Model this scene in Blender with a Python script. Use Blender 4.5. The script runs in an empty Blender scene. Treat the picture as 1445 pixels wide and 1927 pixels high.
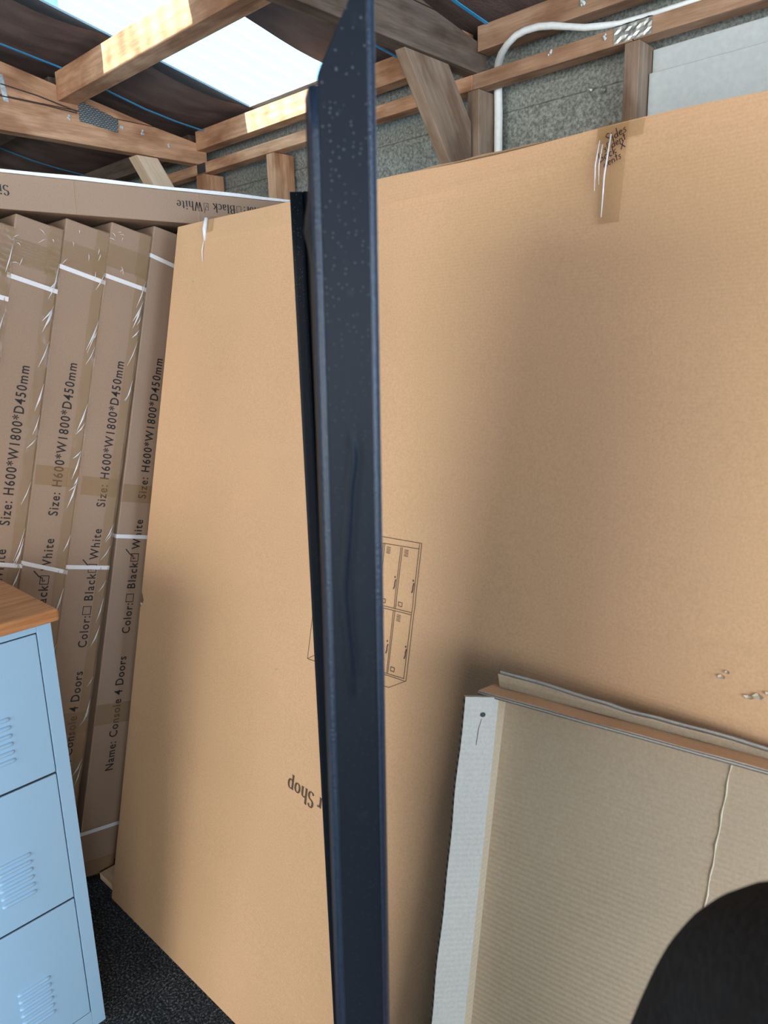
import bpy, bmesh, math, random
from mathutils import Vector, Matrix
random.seed(7)
S = bpy.context.scene
COL = S.collection

# ------------------------------------------------------------------ camera
def cam_axes():
    yaw, p, r = math.radians(43.4548), math.radians(13.0794), math.radians(-1.6408)
    up = Vector((0, 0, 1))
    f0 = Vector((-math.sin(yaw), math.cos(yaw), 0))
    r0 = Vector((math.cos(yaw), math.sin(yaw), 0))
    fwd = math.cos(p) * f0 - math.sin(p) * up
    u = math.cos(p) * up + math.sin(p) * f0
    return math.cos(r) * r0 + math.sin(r) * u, -math.sin(r) * r0 + math.cos(r) * u, fwd
ca, cb, cc = cam_axes()
EYE = Vector((0, 0, 1.5))
cd = bpy.data.cameras.new('camera')
cam = bpy.data.objects.new('camera', cd)
COL.objects.link(cam)
cd.sensor_fit = 'HORIZONTAL'
cd.sensor_width = 36
cd.lens = 36 * 1378.544 / 1445
cd.clip_start = 0.02
cd.dof.use_dof = True
cd.dof.focus_distance = 1.75
cd.dof.aperture_fstop = 12.0
M3 = Matrix((ca, cb, -cc)).transposed()
cam.matrix_world = Matrix.Translation(EYE) @ M3.to_4x4()
S.camera = cam

# ------------------------------------------------------------------ sky, sun, daylight, exposure
W = bpy.data.worlds.new('sky')
S.world = W
W.use_nodes = True
bg = W.node_tree.nodes['Background']
bg.inputs[0].default_value = (0.36, 0.68, 1.0, 1)
bg.inputs[1].default_value = 2.2
def lamp(name, kind, loc, aim, energy, color, sx=1, sy=1, angle=None):
    l = bpy.data.lights.new(name, kind)
    l.energy = energy
    l.color = color
    if kind == 'AREA':
        l.shape = 'RECTANGLE'
        l.size, l.size_y = sx, sy
    if angle is not None:
        l.angle = angle
    o = bpy.data.objects.new(name, l)
    COL.objects.link(o)
    o.location = loc
    d = Vector(aim) - Vector(loc)
    o.rotation_euler = d.to_track_quat('-Z', 'Z' if abs(d.z) < 1e-6 or kind == 'AREA' else 'Y').to_euler()
    return o
sun_el = math.radians(21)
sd = Vector((0.015, math.cos(sun_el), -math.sin(sun_el)))
lamp('sun', 'SUN', (-2, -6, 5), Vector((-2, -6, 5)) + sd, 14.0, (1.0, 0.94, 0.84), angle=math.radians(0.6))
# daylight entering by the big roller door behind, the side door and the side window
lamp('roller_door_daylight', 'AREA', (-0.8, -3.55, 1.3), (-0.8, 0, 1.3), 105, (1.0, 0.94, 0.84), 3.2, 2.2)
lamp('corner_fill', 'AREA', (2.6, -2.3, 1.35), (0, -2.3 + 0.9, 1.3), 70, (1.0, 0.95, 0.87), 2.2, 2.2)  # added fill lamp, lightens the panel's shadow on the large carton
lamp('side_door_daylight', 'AREA', (2.62, -0.45, 1.35), (0, -0.2, 1.3), 78, (0.95, 0.96, 1.0), 1.0, 1.9)
lamp('side_window_daylight', 'AREA', (2.62, 0.95, 1.6), (0, 0.95, 1.5), 45, (0.45, 0.72, 1.0), 1.4, 1.3)
S.view_settings.view_transform = 'Standard'
S.view_settings.look = 'None'
S.view_settings.gamma = 1
S.view_settings.use_curve_mapping = False
S.view_settings.exposure = 0.30

# ------------------------------------------------------------------ materials
class NT:
    def __init__(self, name):
        self.m = bpy.data.materials.new(name)
        self.m.use_nodes = True
        self.t = self.m.node_tree
        self.p = self.t.nodes['Principled BSDF']
        self.out = self.t.nodes['Material Output']
    def n(self, typ, **kw):
        x = self.t.nodes.new(typ)
        for k, v in kw.items():
            if k.startswith('i_'):
                x.inputs[k[2:].replace('_', ' ')].default_value = v
            else:
                setattr(x, k, v)
        return x
    def l(self, a, b):
        self.t.links.new(a, b)
    def coords(self, scale=(1, 1, 1), which='Object'):
        c = self.n('ShaderNodeTexCoord')
        mp = self.n('ShaderNodeMapping')
        mp.inputs['Scale'].default_value = scale
        self.l(c.outputs[which], mp.inputs['Vector'])
        return mp.outputs[0]
    def noise(self, vec, scale, detail=3, rough=0.5):
        x = self.n('ShaderNodeTexNoise')
        x.inputs['Scale'].default_value = scale
        x.inputs['Detail'].default_value = detail
        x.inputs['Roughness'].default_value = rough
        self.l(vec, x.inputs['Vector'])
        return x.outputs['Fac']
    def ramp(self, fac, stops):
        r = self.n('ShaderNodeValToRGB')
        e = r.color_ramp.elements
        while len(e) < len(stops):
            e.new(0.5)
        for i, (p, c) in enumerate(stops):
            e[i].position = p
            e[i].color = (*c, 1) if len(c) == 3 else c
        self.l(fac, r.inputs[0])
        return r.outputs[0]
    def mix(self, a, b, fac, mode='MIX'):
        x = self.n('ShaderNodeMix', data_type='RGBA', blend_type=mode)
        for s, v in (('A', a), ('B', b)):
            sock = [i for i in x.inputs if i.name == s and i.type == 'RGBA'][0]
            if hasattr(v, 'links'):
                self.l(v, sock)
            else:
                sock.default_value = (*v, 1)
        if hasattr(fac, 'links'):
            self.l(fac, x.inputs[0])
        else:
            x.inputs[0].default_value = fac
        return [o for o in x.outputs if o.type == 'RGBA'][0]
    def math(self, op, a, b):
        x = self.n('ShaderNodeMath', operation=op)
        for i, v in enumerate((a, b)):
            if hasattr(v, 'links'):
                self.l(v, x.inputs[i])
            else:
                x.inputs[i].default_value = v
        return x.outputs[0]
    def bump(self, h, strength, dist=0.002):
        b = self.n('ShaderNodeBump')
        b.inputs['Strength'].default_value = strength
        b.inputs['Distance'].default_value = dist
        self.l(h, b.inputs['Height'])
        self.l(b.outputs[0], self.p.inputs['Normal'])
    def col(self, c):
        if hasattr(c, 'links'):
            self.l(c, self.p.inputs['Base Color'])
        else:
            self.p.inputs['Base Color'].default_value = (*c, 1)
    def rough(self, r, spec=None, metal=None):
        self.p.inputs['Roughness'].default_value = r
        if spec is not None:
            self.p.inputs['Specular IOR Level'].default_value = spec
        if metal is not None:
            self.p.inputs['Metallic'].default_value = metal

def cardboard(name, base, ripple=None, amount=0.25, pitch=0.007, rough=0.62):
    t = NT(name)
    v = t.coords()
    fib = t.noise(v, 260, 4, 0.65)
    big = t.noise(v, 3.0, 3, 0.5)
    lo = tuple(c * 0.90 for c in base)
    hi = tuple(min(1, c * 1.07) for c in base)
    c1 = t.ramp(fib, [(0.3, lo), (0.7, hi)])
    c2 = t.ramp(big, [(0.3, (0.93, 0.93, 0.93)), (0.7, (1.0, 1.0, 1.0))])
    t.col(t.mix(c1, c2, 1.0, 'MULTIPLY'))
    t.rough(rough, 0.3)
    h = t.noise(v, 140, 3)
    if ripple:
        w = t.n('ShaderNodeTexWave', bands_direction=ripple)
        w.inputs['Scale'].default_value = 0.314 / pitch
        w.inputs['Distortion'].default_value = 0.6
        w.inputs['Detail'].default_value = 2
        w.inputs['Detail Scale'].default_value = 3
        t.l(v, w.inputs['Vector'])
        h = t.math('ADD', t.math('MULTIPLY', w.outputs['Fac'], 0.5), t.math('MULTIPLY', h, 0.6))
    t.bump(h, amount, 0.0012)
    return t.m

def wood(name, a, b, knots=True, rough=0.75):
    t = NT(name)
    oi = t.n('ShaderNodeObjectInfo')
    c = t.n('ShaderNodeTexCoord')
    ad = t.n('ShaderNodeVectorMath', operation='ADD')
    sc = t.n('ShaderNodeVectorMath', operation='SCALE')
    t.l(oi.outputs['Location'], sc.inputs[0])
    sc.inputs['Scale'].default_value = 3.7
    t.l(c.outputs['Object'], ad.inputs[0])
    t.l(sc.outputs[0], ad.inputs[1])
    mp = t.n('ShaderNodeMapping')
    mp.inputs['Scale'].default_value = (1.2, 16, 16)
    t.l(ad.outputs[0], mp.inputs['Vector'])
    v = mp.outputs[0]
    g = t.noise(v, 4.0, 5, 0.6)
    fine = t.noise(v, 18, 3, 0.6)
    f = t.math('ADD', t.math('MULTIPLY', g, 0.7), t.math('MULTIPLY', fine, 0.3))
    colr = t.ramp(f, [(0.32, b), (0.5, tuple((x + y) / 2 for x, y in zip(a, b))), (0.66, a)])
    if knots:
        m2 = t.n('ShaderNodeMapping')
        m2.inputs['Scale'].default_value = (4, 9, 9)
        t.l(ad.outputs[0], m2.inputs['Vector'])
        st = t.noise(m2.outputs[0], 1.6, 3)
        colr = t.mix(colr, t.ramp(st, [(0.36, (0.55, 0.45, 0.40)), (0.55, (1, 1, 1))]), 0.8, 'MULTIPLY')
    t.col(colr)
    t.rough(rough, 0.25)
    t.bump(f, 0.25, 0.002)
    return t.m

def plain(name, c, rough=0.6, spec=0.4, metal=0.0, bump=0.0, bscale=80, var=0.06):
    t = NT(name)
    v = t.coords()
    n = t.noise(v, bscale, 3)
    t.col(t.ramp(n, [(0.3, tuple(x * (1 - var) for x in c)), (0.7, tuple(min(1, x * (1 + var)) for x in c))]))
    t.rough(rough, spec, metal)
    if bump:
        t.bump(n, bump, 0.001)
    return t.m

def tape_mat(name, c, alpha, crinkle, scale, rough=0.16):
    t = NT(name)
    v = t.coords((1, 1, 0.45))
    n = t.noise(v, scale, 4, 0.6)
    t.col(c)
    t.rough(rough, 0.7)
    t.p.inputs['Alpha'].default_value = alpha
    t.bump(n, crinkle, 0.003)
    return t.m

M = {}
M['box'] = cardboard('cardboard_face', (0.645, 0.395, 0.22), 'Z', 0.20, 0.006)
M['carton'] = cardboard('cardboard_carton', (0.365, 0.25, 0.175), None, 0.16)
M['carton_dark'] = cardboard('cardboard_carton_end', (0.40, 0.265, 0.165), None, 0.16)
M['tray'] = cardboard('cardboard_inside', (0.42, 0.33, 0.225), 'Z', 1.0, 0.0075)
M['flap'] = cardboard('cardboard_flap', (0.40, 0.375, 0.325), 'Z', 0.35, 0.0075)
M['cut'] = cardboard('cardboard_cut_edge', (0.26, 0.22, 0.17), 'X', 0.8, 0.003)
def flute(name, axis, pitch, fine):
    t = NT(name)
    v = t.coords()
    w = t.n('ShaderNodeTexWave', bands_direction=axis)
    w.inputs['Scale'].default_value = 0.314 / pitch
    w.inputs['Distortion'].default_value = 0.8
    t.l(v, w.inputs['Vector'])
    n = t.noise(v, fine, 3)
    f = t.math('ADD', t.math('MULTIPLY', w.outputs['Fac'], 0.6), t.math('MULTIPLY', n, 0.4))
    t.col(t.ramp(f, [(0.3, (0.13, 0.11, 0.09)), (0.7, (0.44, 0.40, 0.34))]))
    t.rough(0.8)
    t.bump(f, 0.6, 0.002)
    return t.m
M['flute'] = flute('corrugated_cut_edge', 'DIAGONAL', 0.0055, 500)
M['layer_y'] = flute('layered_cut_edge_top', 'Y', 0.0032, 300)
M['layer_z'] = flute('layered_cut_edge_front', 'Z', 0.0032, 300)
M['scored'] = plain('scored_cardboard', (0.50, 0.43, 0.33), 0.8)
M['rim_glint'] = plain('sheet_rim_glint', (0.22, 0.24, 0.25), 0.35, 0.5, 0.5, 0.4, 300, 0.4)  # paler rim, the glint of the cut edge put into its colour
M['ink'] = plain('black_ink', (0.022, 0.020, 0.020), 0.6)
M['ink_brown'] = plain('brown_print_ink', (0.10, 0.060, 0.034), 0.6)
M['marker'] = plain('marker_ink', (0.035, 0.012, 0.018), 0.5)
M['tape'] = tape_mat('clear_packing_tape', (0.40, 0.27, 0.15), 0.38, 0.7, 55)
M['tape_flat'] = tape_mat('flat_packing_tape', (0.40, 0.24, 0.10), 0.32, 0.14, 40)
M['film'] = tape_mat('film_with_glint', (0.86, 0.86, 0.88), 0.7, 0.5, 60, 0.08)  # whitened: highlights of the crinkled film are in its colour
M['strap'] = plain('white_plastic_strap', (0.78, 0.78, 0.79), 0.35, 0.5, 0, 0.2, 300)
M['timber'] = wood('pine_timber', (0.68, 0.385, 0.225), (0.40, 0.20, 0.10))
M['timber_dark'] = wood('dark_timber', (0.19, 0.135, 0.10), (0.085, 0.06, 0.045))  # darker timber for the right truss and the outer purlins
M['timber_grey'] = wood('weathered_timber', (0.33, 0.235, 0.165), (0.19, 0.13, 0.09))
M['benchtop'] = wood('oak_laminate', (0.66, 0.335, 0.155), (0.33, 0.135, 0.05), False, 0.42)
M['timber_shaded'] = wood('shaded_pine_timber', (0.46, 0.285, 0.18), (0.26, 0.15, 0.09))  # pine with the right bay's shade put into its colour
M['white_timber'] = wood('pale_new_timber', (0.74, 0.55, 0.38), (0.58, 0.39, 0.24), False)
def galv():
    t = NT('galvanised_cladding')
    v = t.coords()
    a = t.noise(v, 120, 3, 0.7)
    b = t.noise(v, 9, 3)
    c1 = t.ramp(a, [(0.36, (0.15, 0.155, 0.135)), (0.5, (0.27, 0.28, 0.25)), (0.70, (0.45, 0.46, 0.42))])
    c2 = t.ramp(b, [(0.3, (0.82, 0.82, 0.82)), (0.7, (1, 1, 1))])
    t.col(t.mix(c1, c2, 1, 'MULTIPLY'))
    t.rough(0.5, 0.45, 0.15)
    t.bump(a, 0.25, 0.002)
    return t.m
M['galv'] = galv()
def nailplate():
    t = NT('nail_plate_steel')
    v = t.coords((1, 1, 1))
    b = t.n('ShaderNodeTexBrick')
    b.inputs['Scale'].default_value = 42
    b.inputs['Mortar Size'].default_value = 0.06
    b.inputs['Color1'].default_value = (0.42, 0.43, 0.40, 1)
    b.inputs['Color2'].default_value = (0.30, 0.31, 0.29, 1)
    b.inputs['Mortar'].default_value = (0.09, 0.085, 0.08, 1)
    t.l(v, b.inputs['Vector'])
    t.l(b.outputs['Color'], t.p.inputs['Base Color'])
    t.rough(0.4, 0.5, 0.6)
    t.bump(b.outputs['Fac'], 0.6, 0.002)
    return t.m
M['nailplate'] = nailplate()
M['steel'] = plain('bright_steel', (0.55, 0.56, 0.53), 0.35, 0.5, 0.7, 0.8, 60, 0.4)
M['wire'] = plain('dark_wire', (0.05, 0.04, 0.035), 0.6)
def underlay():
    t = NT('brown_roof_underlay')
    v = t.coords((3, 1, 1))
    a = t.noise(v, 5, 4)
    f = t.noise(v, 90, 3)
    c = t.ramp(a, [(0.3, (0.085, 0.058, 0.052)), (0.7, (0.19, 0.125, 0.11))])
    t.col(c)
    t.rough(0.6, 0.35)
    t.bump(t.math('ADD', a, t.math('MULTIPLY', f, 0.2)), 0.35, 0.02)
    return t.m
M['underlay'] = underlay()
M['roof_iron'] = plain('roof_iron', (0.30, 0.31, 0.31), 0.5, 0.5, 0.3)
M['blue'] = plain('blue_strap', (0.04, 0.33, 0.62), 0.4)
def poly():
    t = NT('clear_corrugated_sheet')
    v = t.coords()
    w = t.n('ShaderNodeTexWave', bands_direction='X')
    w.inputs['Scale'].default_value = 0.314 / 0.076 * 1.0
    w.inputs['Distortion'].default_value = 0.5
    t.l(v, w.inputs['Vector'])
    st = t.coords((22, 0.8, 1))
    n = t.noise(st, 2, 3)
    caustic_stripes = t.math('ADD', t.math('ADD', t.math('MULTIPLY', w.outputs['Fac'], 0.30), t.math('MULTIPLY', n, 0.26)), 0.06)  # stripes of opacity added to imitate caustic ripples in the sun patch
    tr = t.n('ShaderNodeBsdfTransparent')
    tr.inputs[0].default_value = (0.93, 0.98, 1.0, 1)
    tl = t.n('ShaderNodeBsdfTranslucent')
    tl.inputs[0].default_value = (0.62, 0.90, 1.0, 1)
    mx = t.n('ShaderNodeMixShader')
    t.l(caustic_stripes, mx.inputs[0])
    t.l(tr.outputs[0], mx.inputs[1])
    t.l(tl.outputs[0], mx.inputs[2])
    t.l(mx.outputs[0], t.out.inputs['Surface'])
    return t.m
M['poly'] = poly()
def carpet():
    t = NT('charcoal_carpet')
    v = t.coords()
    a = t.noise(v, 170, 4, 0.75)
    b = t.noise(v, 14, 3)
    c1 = t.ramp(a, [(0.38, (0.010, 0.013, 0.020)), (0.53, (0.045, 0.055, 0.068)), (0.70, (0.34, 0.38, 0.39))])
    t.col(t.mix(c1, t.ramp(b, [(0.3, (0.7, 0.7, 0.7)), (0.7, (1, 1, 1))]), 1, 'MULTIPLY'))
    t.rough(0.95, 0.1)
    t.bump(a, 1.0, 0.006)
    return t.m
M['carpet'] = carpet()
M['plaster'] = plain('off_white_lining', (0.55, 0.53, 0.49), 0.8, 0.2)
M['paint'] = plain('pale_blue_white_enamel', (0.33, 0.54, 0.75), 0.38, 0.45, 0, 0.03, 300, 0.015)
M['gap'] = plain('dark_gap', (0.03, 0.035, 0.04), 0.8)
def powder():
    t = NT('black_powder_coat')
    v = t.coords()
    a = t.noise(v, 420, 2, 0.6)
    s = t.noise(v, 55, 2, 0.5)
    dust = t.ramp(s, [(0.66, (0.0085, 0.012, 0.018)), (0.80, (0.014, 0.019, 0.025))])
    vo = t.n('ShaderNodeTexVoronoi')
    vo.inputs['Scale'].default_value = 330
    t.l(v, vo.inputs['Vector'])
    spk = t.math('MULTIPLY', t.math('LESS_THAN', vo.outputs['Distance'], 0.20), t.math('GREATER_THAN', t.n('ShaderNodeSeparateColor').outputs[0], 0.45))
    sep = [x for x in t.t.nodes if x.type == 'SEPARATE_COLOR'][0]
    t.l(vo.outputs['Color'], sep.inputs[0])
    sx = t.n('ShaderNodeSeparateXYZ')
    t.l(v, sx.inputs[0])
    patch = t.ramp(t.math('ADD', sx.outputs['Z'], t.math('MULTIPLY', t.noise(v, 14, 2), 0.3)), [(0.0, (0.12, 0.12, 0.12)), (1.0, (1, 1, 1))])
    rp = [x for x in t.t.nodes if x.type == 'VALTORGB'][-1]
    mr = t.n('ShaderNodeMapRange')
    mr.inputs['From Min'].default_value = 1.60
    mr.inputs['From Max'].default_value = 1.90
    src = rp.inputs[0].links[0].from_socket
    t.l(src, mr.inputs['Value'])
    t.l(mr.outputs[0], rp.inputs[0])
    t.col(t.mix(dust, (0.11, 0.13, 0.14), t.math('MULTIPLY', spk, t.math('MULTIPLY', patch, 0.8))))
    t.rough(0.45, 0.10)
    t.bump(a, 0.30, 0.0006)
    return t.m
M['powder'] = powder()
M['gloss'] = plain('fold_glint_coat', (0.012, 0.022, 0.042), 0.34, 0.38, 0, 0.5, 500, 0.3)  # sky glint on the folds put into a bluer, glossier coat
M['pvc'] = plain('white_pvc', (0.72, 0.73, 0.70), 0.4)
M['greypanel'] = plain('pale_grey_panel', (0.50, 0.53, 0.52), 0.5, 0.4)
M['sunlit'] = plain('sunlit_white', (0.86, 0.87, 0.90), 0.7)  # sunlit top edge of the long carton painted as a white sheet
def fleece():
    t = NT('black_fleece')
    v = t.coords()
    a = t.noise(v, 160, 4, 0.7)
    b = t.noise(v, 9, 3)
    t.col(t.mix(t.ramp(a, [(0.3, (0.004, 0.004, 0.005)), (0.7, (0.014, 0.014, 0.016))]),
                t.ramp(b, [(0.3, (0.8, 0.8, 0.8)), (0.75, (1.3, 1.3, 1.3))]), 1, 'MULTIPLY'))
    t.rough(0.95, 0.1)
    t.p.inputs['Sheen Weight'].default_value = 0.03
    t.bump(t.math('ADD', a, b), 0.8, 0.006)
    return t.m
M['fleece'] = fleece()
M['denim'] = plain('dark_trousers', (0.03, 0.035, 0.05), 0.9, 0.1, 0, 0.3, 200)
M['skin'] = plain('skin', (0.62, 0.38, 0.28), 0.5, 0.4, 0, 0.1, 200)
M['hair'] = plain('dark_hair', (0.04, 0.025, 0.018), 0.6, 0.4, 0, 0.6, 120)
M['shoe'] = plain('shoe_leather', (0.03, 0.025, 0.02), 0.5)
M['eye'] = plain('eye', (0.75, 0.73, 0.70), 0.2)

# ------------------------------------------------------------------ mesh helpers
class MB:
    def __init__(self):
        self.v, self.f, self.mi = [], [], []
    def add(self, vs, fs, mi=0):
        o = len(self.v)
        self.v += [Vector(x) for x in vs]
        self.f += [tuple(i + o for i in f) for f in fs]
        self.mi += [mi] * len(fs)
        return self
    def box(self, lo, hi, mi=0):
        x0, y0, z0 = lo
        x1, y1, z1 = hi
        vs = [(x0, y0, z0), (x1, y0, z0), (x1, y1, z0), (x0, y1, z0), (x0, y0, z1), (x1, y0, z1), (x1, y1, z1), (x0, y1, z1)]
        return self.add(vs, [(0, 3, 2, 1), (4, 5, 6, 7), (0, 1, 5, 4), (1, 2, 6, 5), (2, 3, 7, 6), (3, 0, 4, 7)], mi)
    def hexa(self, vs, mi=0):
        return self.add(vs, [(0, 3, 2, 1), (4, 5, 6, 7), (0, 1, 5, 4), (1, 2, 6, 5), (2, 3, 7, 6), (3, 0, 4, 7)], mi)
    def prism(self, pts, d, mi=0):
        n = len(pts)
        d = Vector(d)
        a = [Vector(p) for p in pts]
        self.add(a + [p + d for p in a], [tuple(range(n - 1, -1, -1)), tuple(range(n, 2 * n))] +
                 [(i, (i + 1) % n, n + (i + 1) % n, n + i) for i in range(n)], mi)
        return self
    def tube(self, pts, r, n=10, cap=True, mi=0):
        pts = [Vector(p) for p in pts]
        rs = r if isinstance(r, (list, tuple)) else [r] * len(pts)
        vs, fs = [], []
        ref = None
        for i, p in enumerate(pts):
            t = (pts[min(i + 1, len(pts) - 1)] - pts[max(i - 1, 0)]).normalized()
            if ref is None:
                ref = t.orthogonal().normalized()
            ref = (ref - t * ref.dot(t)).normalized()
            b = t.cross(ref)
            for j in range(n):
                a = 2 * math.pi * j / n
                vs.append(p + rs[i] * (math.cos(a) * ref + math.sin(a) * b))
        for i in range(len(pts) - 1):
            for j in range(n):
                k = (j + 1) % n
                fs.append((i * n + j, i * n + k, (i + 1) * n + k, (i + 1) * n + j))
        if cap:
            fs.append(tuple(range(n - 1, -1, -1)))
            fs.append(tuple(range((len(pts) - 1) * n, len(pts) * n)))
        return self.add(vs, fs, mi)
    def grid(self, fn, nu, nv, mi=0, flip=False):
        vs = [fn(i / nu, j / nv) for j in range(nv + 1) for i in range(nu + 1)]
        fs = []
        for j in range(nv):
            for i in range(nu):
                a = j * (nu + 1) + i
                q = (a, a + 1, a + nu + 2, a + nu + 1)
                fs.append(q[::-1] if flip else q)
        return self.add(vs, fs, mi)
    def build(self, name, mats, parent=None, bevel=0, smooth=False, mat4=None, seg=2):
        me = bpy.data.meshes.new(name)
        me.from_pydata([tuple(p) for p in self.v], [], self.f)
        if not isinstance(mats, (list, tuple)):
            mats = [mats]
        for m in mats:
            me.materials.append(m)
        for p, i in zip(me.polygons, self.mi):
            p.material_index = i
            p.use_smooth = smooth
        me.validate()
        me.update()
        o = bpy.data.objects.new(name, me)
        COL.objects.link(o)
        if parent is not None:
            o.parent = parent
        if mat4 is not None:
            o.matrix_basis = mat4
        if bevel:
            b = o.modifiers.new('bevel', 'BEVEL')
            b.width = bevel
            b.segments = seg
            b.limit_method = 'ANGLE'
            b.harden_normals = False
        return o

def empty(name, loc=(0, 0, 0), mat4=None):
    o = bpy.data.objects.new(name, None)
    COL.objects.link(o)
    o.empty_display_size = 0.1
    if mat4 is not None:
        o.matrix_world = mat4
    else:
        o.location = loc
    return o
def tag(o, label, cat, group=None, kind=None):
    o['label'] = label
    if cat:
        o['category'] = cat
    if group:
        o['group'] = group
    if kind:
        o['kind'] = kind
    return o
def frame(x, y, z, o):
    m = Matrix((Vector(x), Vector(y), Vector(z))).transposed().to_4x4()
    return Matrix.Translation(Vector(o)) @ m
def timber(name, p0, p1, w, h, up, mat, parent, cut0=0, cut1=0, bevel=0.002):
    """rectangular stick from p0 to p1 (centre line); h along up, w across"""
    p0, p1 = Vector(p0), Vector(p1)
    L = (p1 - p0).length
    x = (p1 - p0).normalized()
    u = Vector(up)
    z = (u - x * u.dot(x)).normalized()
    y = z.cross(x)
    b = MB()
    b.hexa([(0, -w / 2, -h / 2), (L, -w / 2, -h / 2), (L, w / 2, -h / 2), (0, w / 2, -h / 2),
            (cut0, -w / 2, h / 2), (L - cut1, -w / 2, h / 2), (L - cut1, w / 2, h / 2), (cut0, w / 2, h / 2)])
    return b.build(name, mat, parent, bevel, mat4=frame(x, y, z, p0))

# ---- ribbons of ink (flat print) and lettering
def ribbon(mb, pts, w, xf, thin=None):
    """pts in 2-D; w stroke width, thin: width of horizontal strokes (serif pen)"""
    P = [Vector((p[0], p[1])) for p in pts]
    n = len(P)
    if n < 2:
        return
    left, right = [], []
    for i in range(n):
        t = (P[min(i + 1, n - 1)] - P[max(i - 1, 0)])
        t = t.normalized() if t.length > 1e-9 else Vector((1, 0))
        ww = w if thin is None else thin + (w - thin) * abs(t.y) ** 1.3
        nn = Vector((-t.y, t.x)) * ww / 2
        left.append(P[i] + nn)
        right.append(P[i] - nn)
    vs = [xf(p) for p in left] + [xf(p) for p in right]
    mb.add(vs, [(n + i, n + i + 1, i + 1, i) for i in range(n - 1)])
def arc(cx, cy, rx, ry, a0, a1, n=10):
    return [(cx + rx * math.cos(math.radians(a0 + (a1 - a0) * i / n)), cy + ry * math.sin(math.radians(a0 + (a1 - a0) * i / n))) for i in range(n + 1)]
XH = 0.62
SER = {
 'r': (0.44, [[(0.12, 0), (0.12, XH)], [(0.12, 0.42), (0.2, 0.56), (0.30, 0.62), (0.40, 0.57)]], [(0.02, 0.24, 0), (0.02, 0.14, XH)]),
 'S': (0.62, [[(0.52, 0.80)] + arc(0.31, 0.75, 0.20, 0.24, 20, 250) + arc(0.31, 0.25, 0.22, 0.25, 70, -160)], []),
 'h': (0.66, [[(0.12, 0), (0.12, 1)], [(0.12, 0.45), (0.22, 0.58), (0.36, 0.62), (0.48, 0.54), (0.50, 0.4), (0.50, 0)]], [(0.02, 0.24, 0), (0.39, 0.62, 0), (0.0, 0.14, 1)]),
 'o': (0.60, [arc(0.29, 0.31, 0.22, 0.30, 0, 360, 18)], []),
 'p': (0.64, [[(0.13, -0.32), (0.13, XH)], arc(0.32, 0.31, 0.22, 0.30, 150, -150, 14)], [(0.02, 0.26, -0.32), (0.02, 0.14, XH)]),
 'W': (1.04, [[(0.08, 1), (0.30, 0)], [(0.30, 0), (0.50, 0.9)], [(0.44, 1), (0.68, 0)], [(0.68, 0), (0.93, 1)]], [(0.0, 0.22, 1), (0.34, 0.58, 1), (0.82, 1.02, 1)]),
 'i': (0.32, [[(0.15, 0), (0.15, XH)], [(0.15, 0.80), (0.15, 0.95)]], [(0.03, 0.28, 0), (0.04, 0.15, XH)]),
 't': (0.42, [[(0.18, 0.85), (0.18, 0.12), (0.24, 0.03), (0.36, 0.08)], [(0.05, XH), (0.36, XH)]], []),
 'e': (0.56, [[(0.08, 0.34), (0.48, 0.34)] + arc(0.28, 0.32, 0.20, 0.30, 5, 315, 16)], []),
 'B': (0.74, [[(0.15, 0), (0.15, 1)], [(0.15, 0.98), (0.40, 0.98)] + arc(0.40, 0.76, 0.18, 0.22, 90, -90, 8) + [(0.15, 0.54)],
              [(0.15, 0.52), (0.42, 0.52)] + arc(0.42, 0.27, 0.21, 0.25, 90, -90, 8) + [(0.15, 0.02)]], [(0.02, 0.2, 0), (0.02, 0.2, 1)]),
 'l': (0.32, [[(0.15, 0), (0.15, 1)]], [(0.03, 0.28, 0), (0.03, 0.16, 1)]),
 'a': (0.56, [[(0.10, 0.52), (0.2, 0.61), (0.34, 0.60), (0.40, 0.5), (0.40, 0.08), (0.50, 0.03)], arc(0.25, 0.17, 0.16, 0.16, 60, 380, 12)], []),
 'c': (0.52, [[(0.44, 0.50)] + arc(0.28, 0.31, 0.20, 0.30, 45, 315, 14)], []),
 'k': (0.66, [[(0.13, 0), (0.13, 1)], [(0.13, 0.25), (0.48, 0.60)], [(0.26, 0.38), (0.54, 0)]], [(0.02, 0.25, 0), (0.42, 0.65, 0), (0.01, 0.14, 1), (0.36, 0.58, XH)]),
 'C': (0.74, [[(0.62, 0.78)] + arc(0.38, 0.50, 0.28, 0.49, 45, 315, 18)], []),
 ':': (0.30, [[(0.14, 0.02), (0.14, 0.14)], [(0.14, 0.44), (0.14, 0.56)]], []),
 'z': (0.54, [[(0.08, XH - 0.03), (0.44, XH - 0.03)], [(0.42, 0.58), (0.08, 0.04)], [(0.08, 0.03), (0.46, 0.03)]], []),
 ' ': (0.17, [], []),
 '#': (0.80, [[(0.06, 0.04), (0.62, 0.04), (0.62, 0.82), (0.06, 0.82), (0.06, 0.04)]], []),
 '@': (0.80, [[(0.06, 0.04), (0.62, 0.04), (0.62, 0.82), (0.06, 0.82), (0.06, 0.04)], [(0.14, 0.55), (0.30, 0.22), (0.42, 0.55), (0.62, 1.2)]], []),
}
def serif_text(mb, s, h, xf, x0=0.0, pen=0.17, thin=0.06, space=0.02):
    x = x0
    for ch in s:
        adv, strokes, serifs = SER[ch]
        box_like = ch in '#@'
        for st in strokes:
            ribbon(mb, [((x + px) * h, py * h) for px, py in st], (0.06 if box_like else pen) * h, xf, None if box_like else thin * h)
        for a, b, y in serifs:
            ribbon(mb, [((x + a) * h, y * h), ((x + b) * h, y * h)], 0.055 * h, xf)
        x += adv + space
    return x * h
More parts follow.
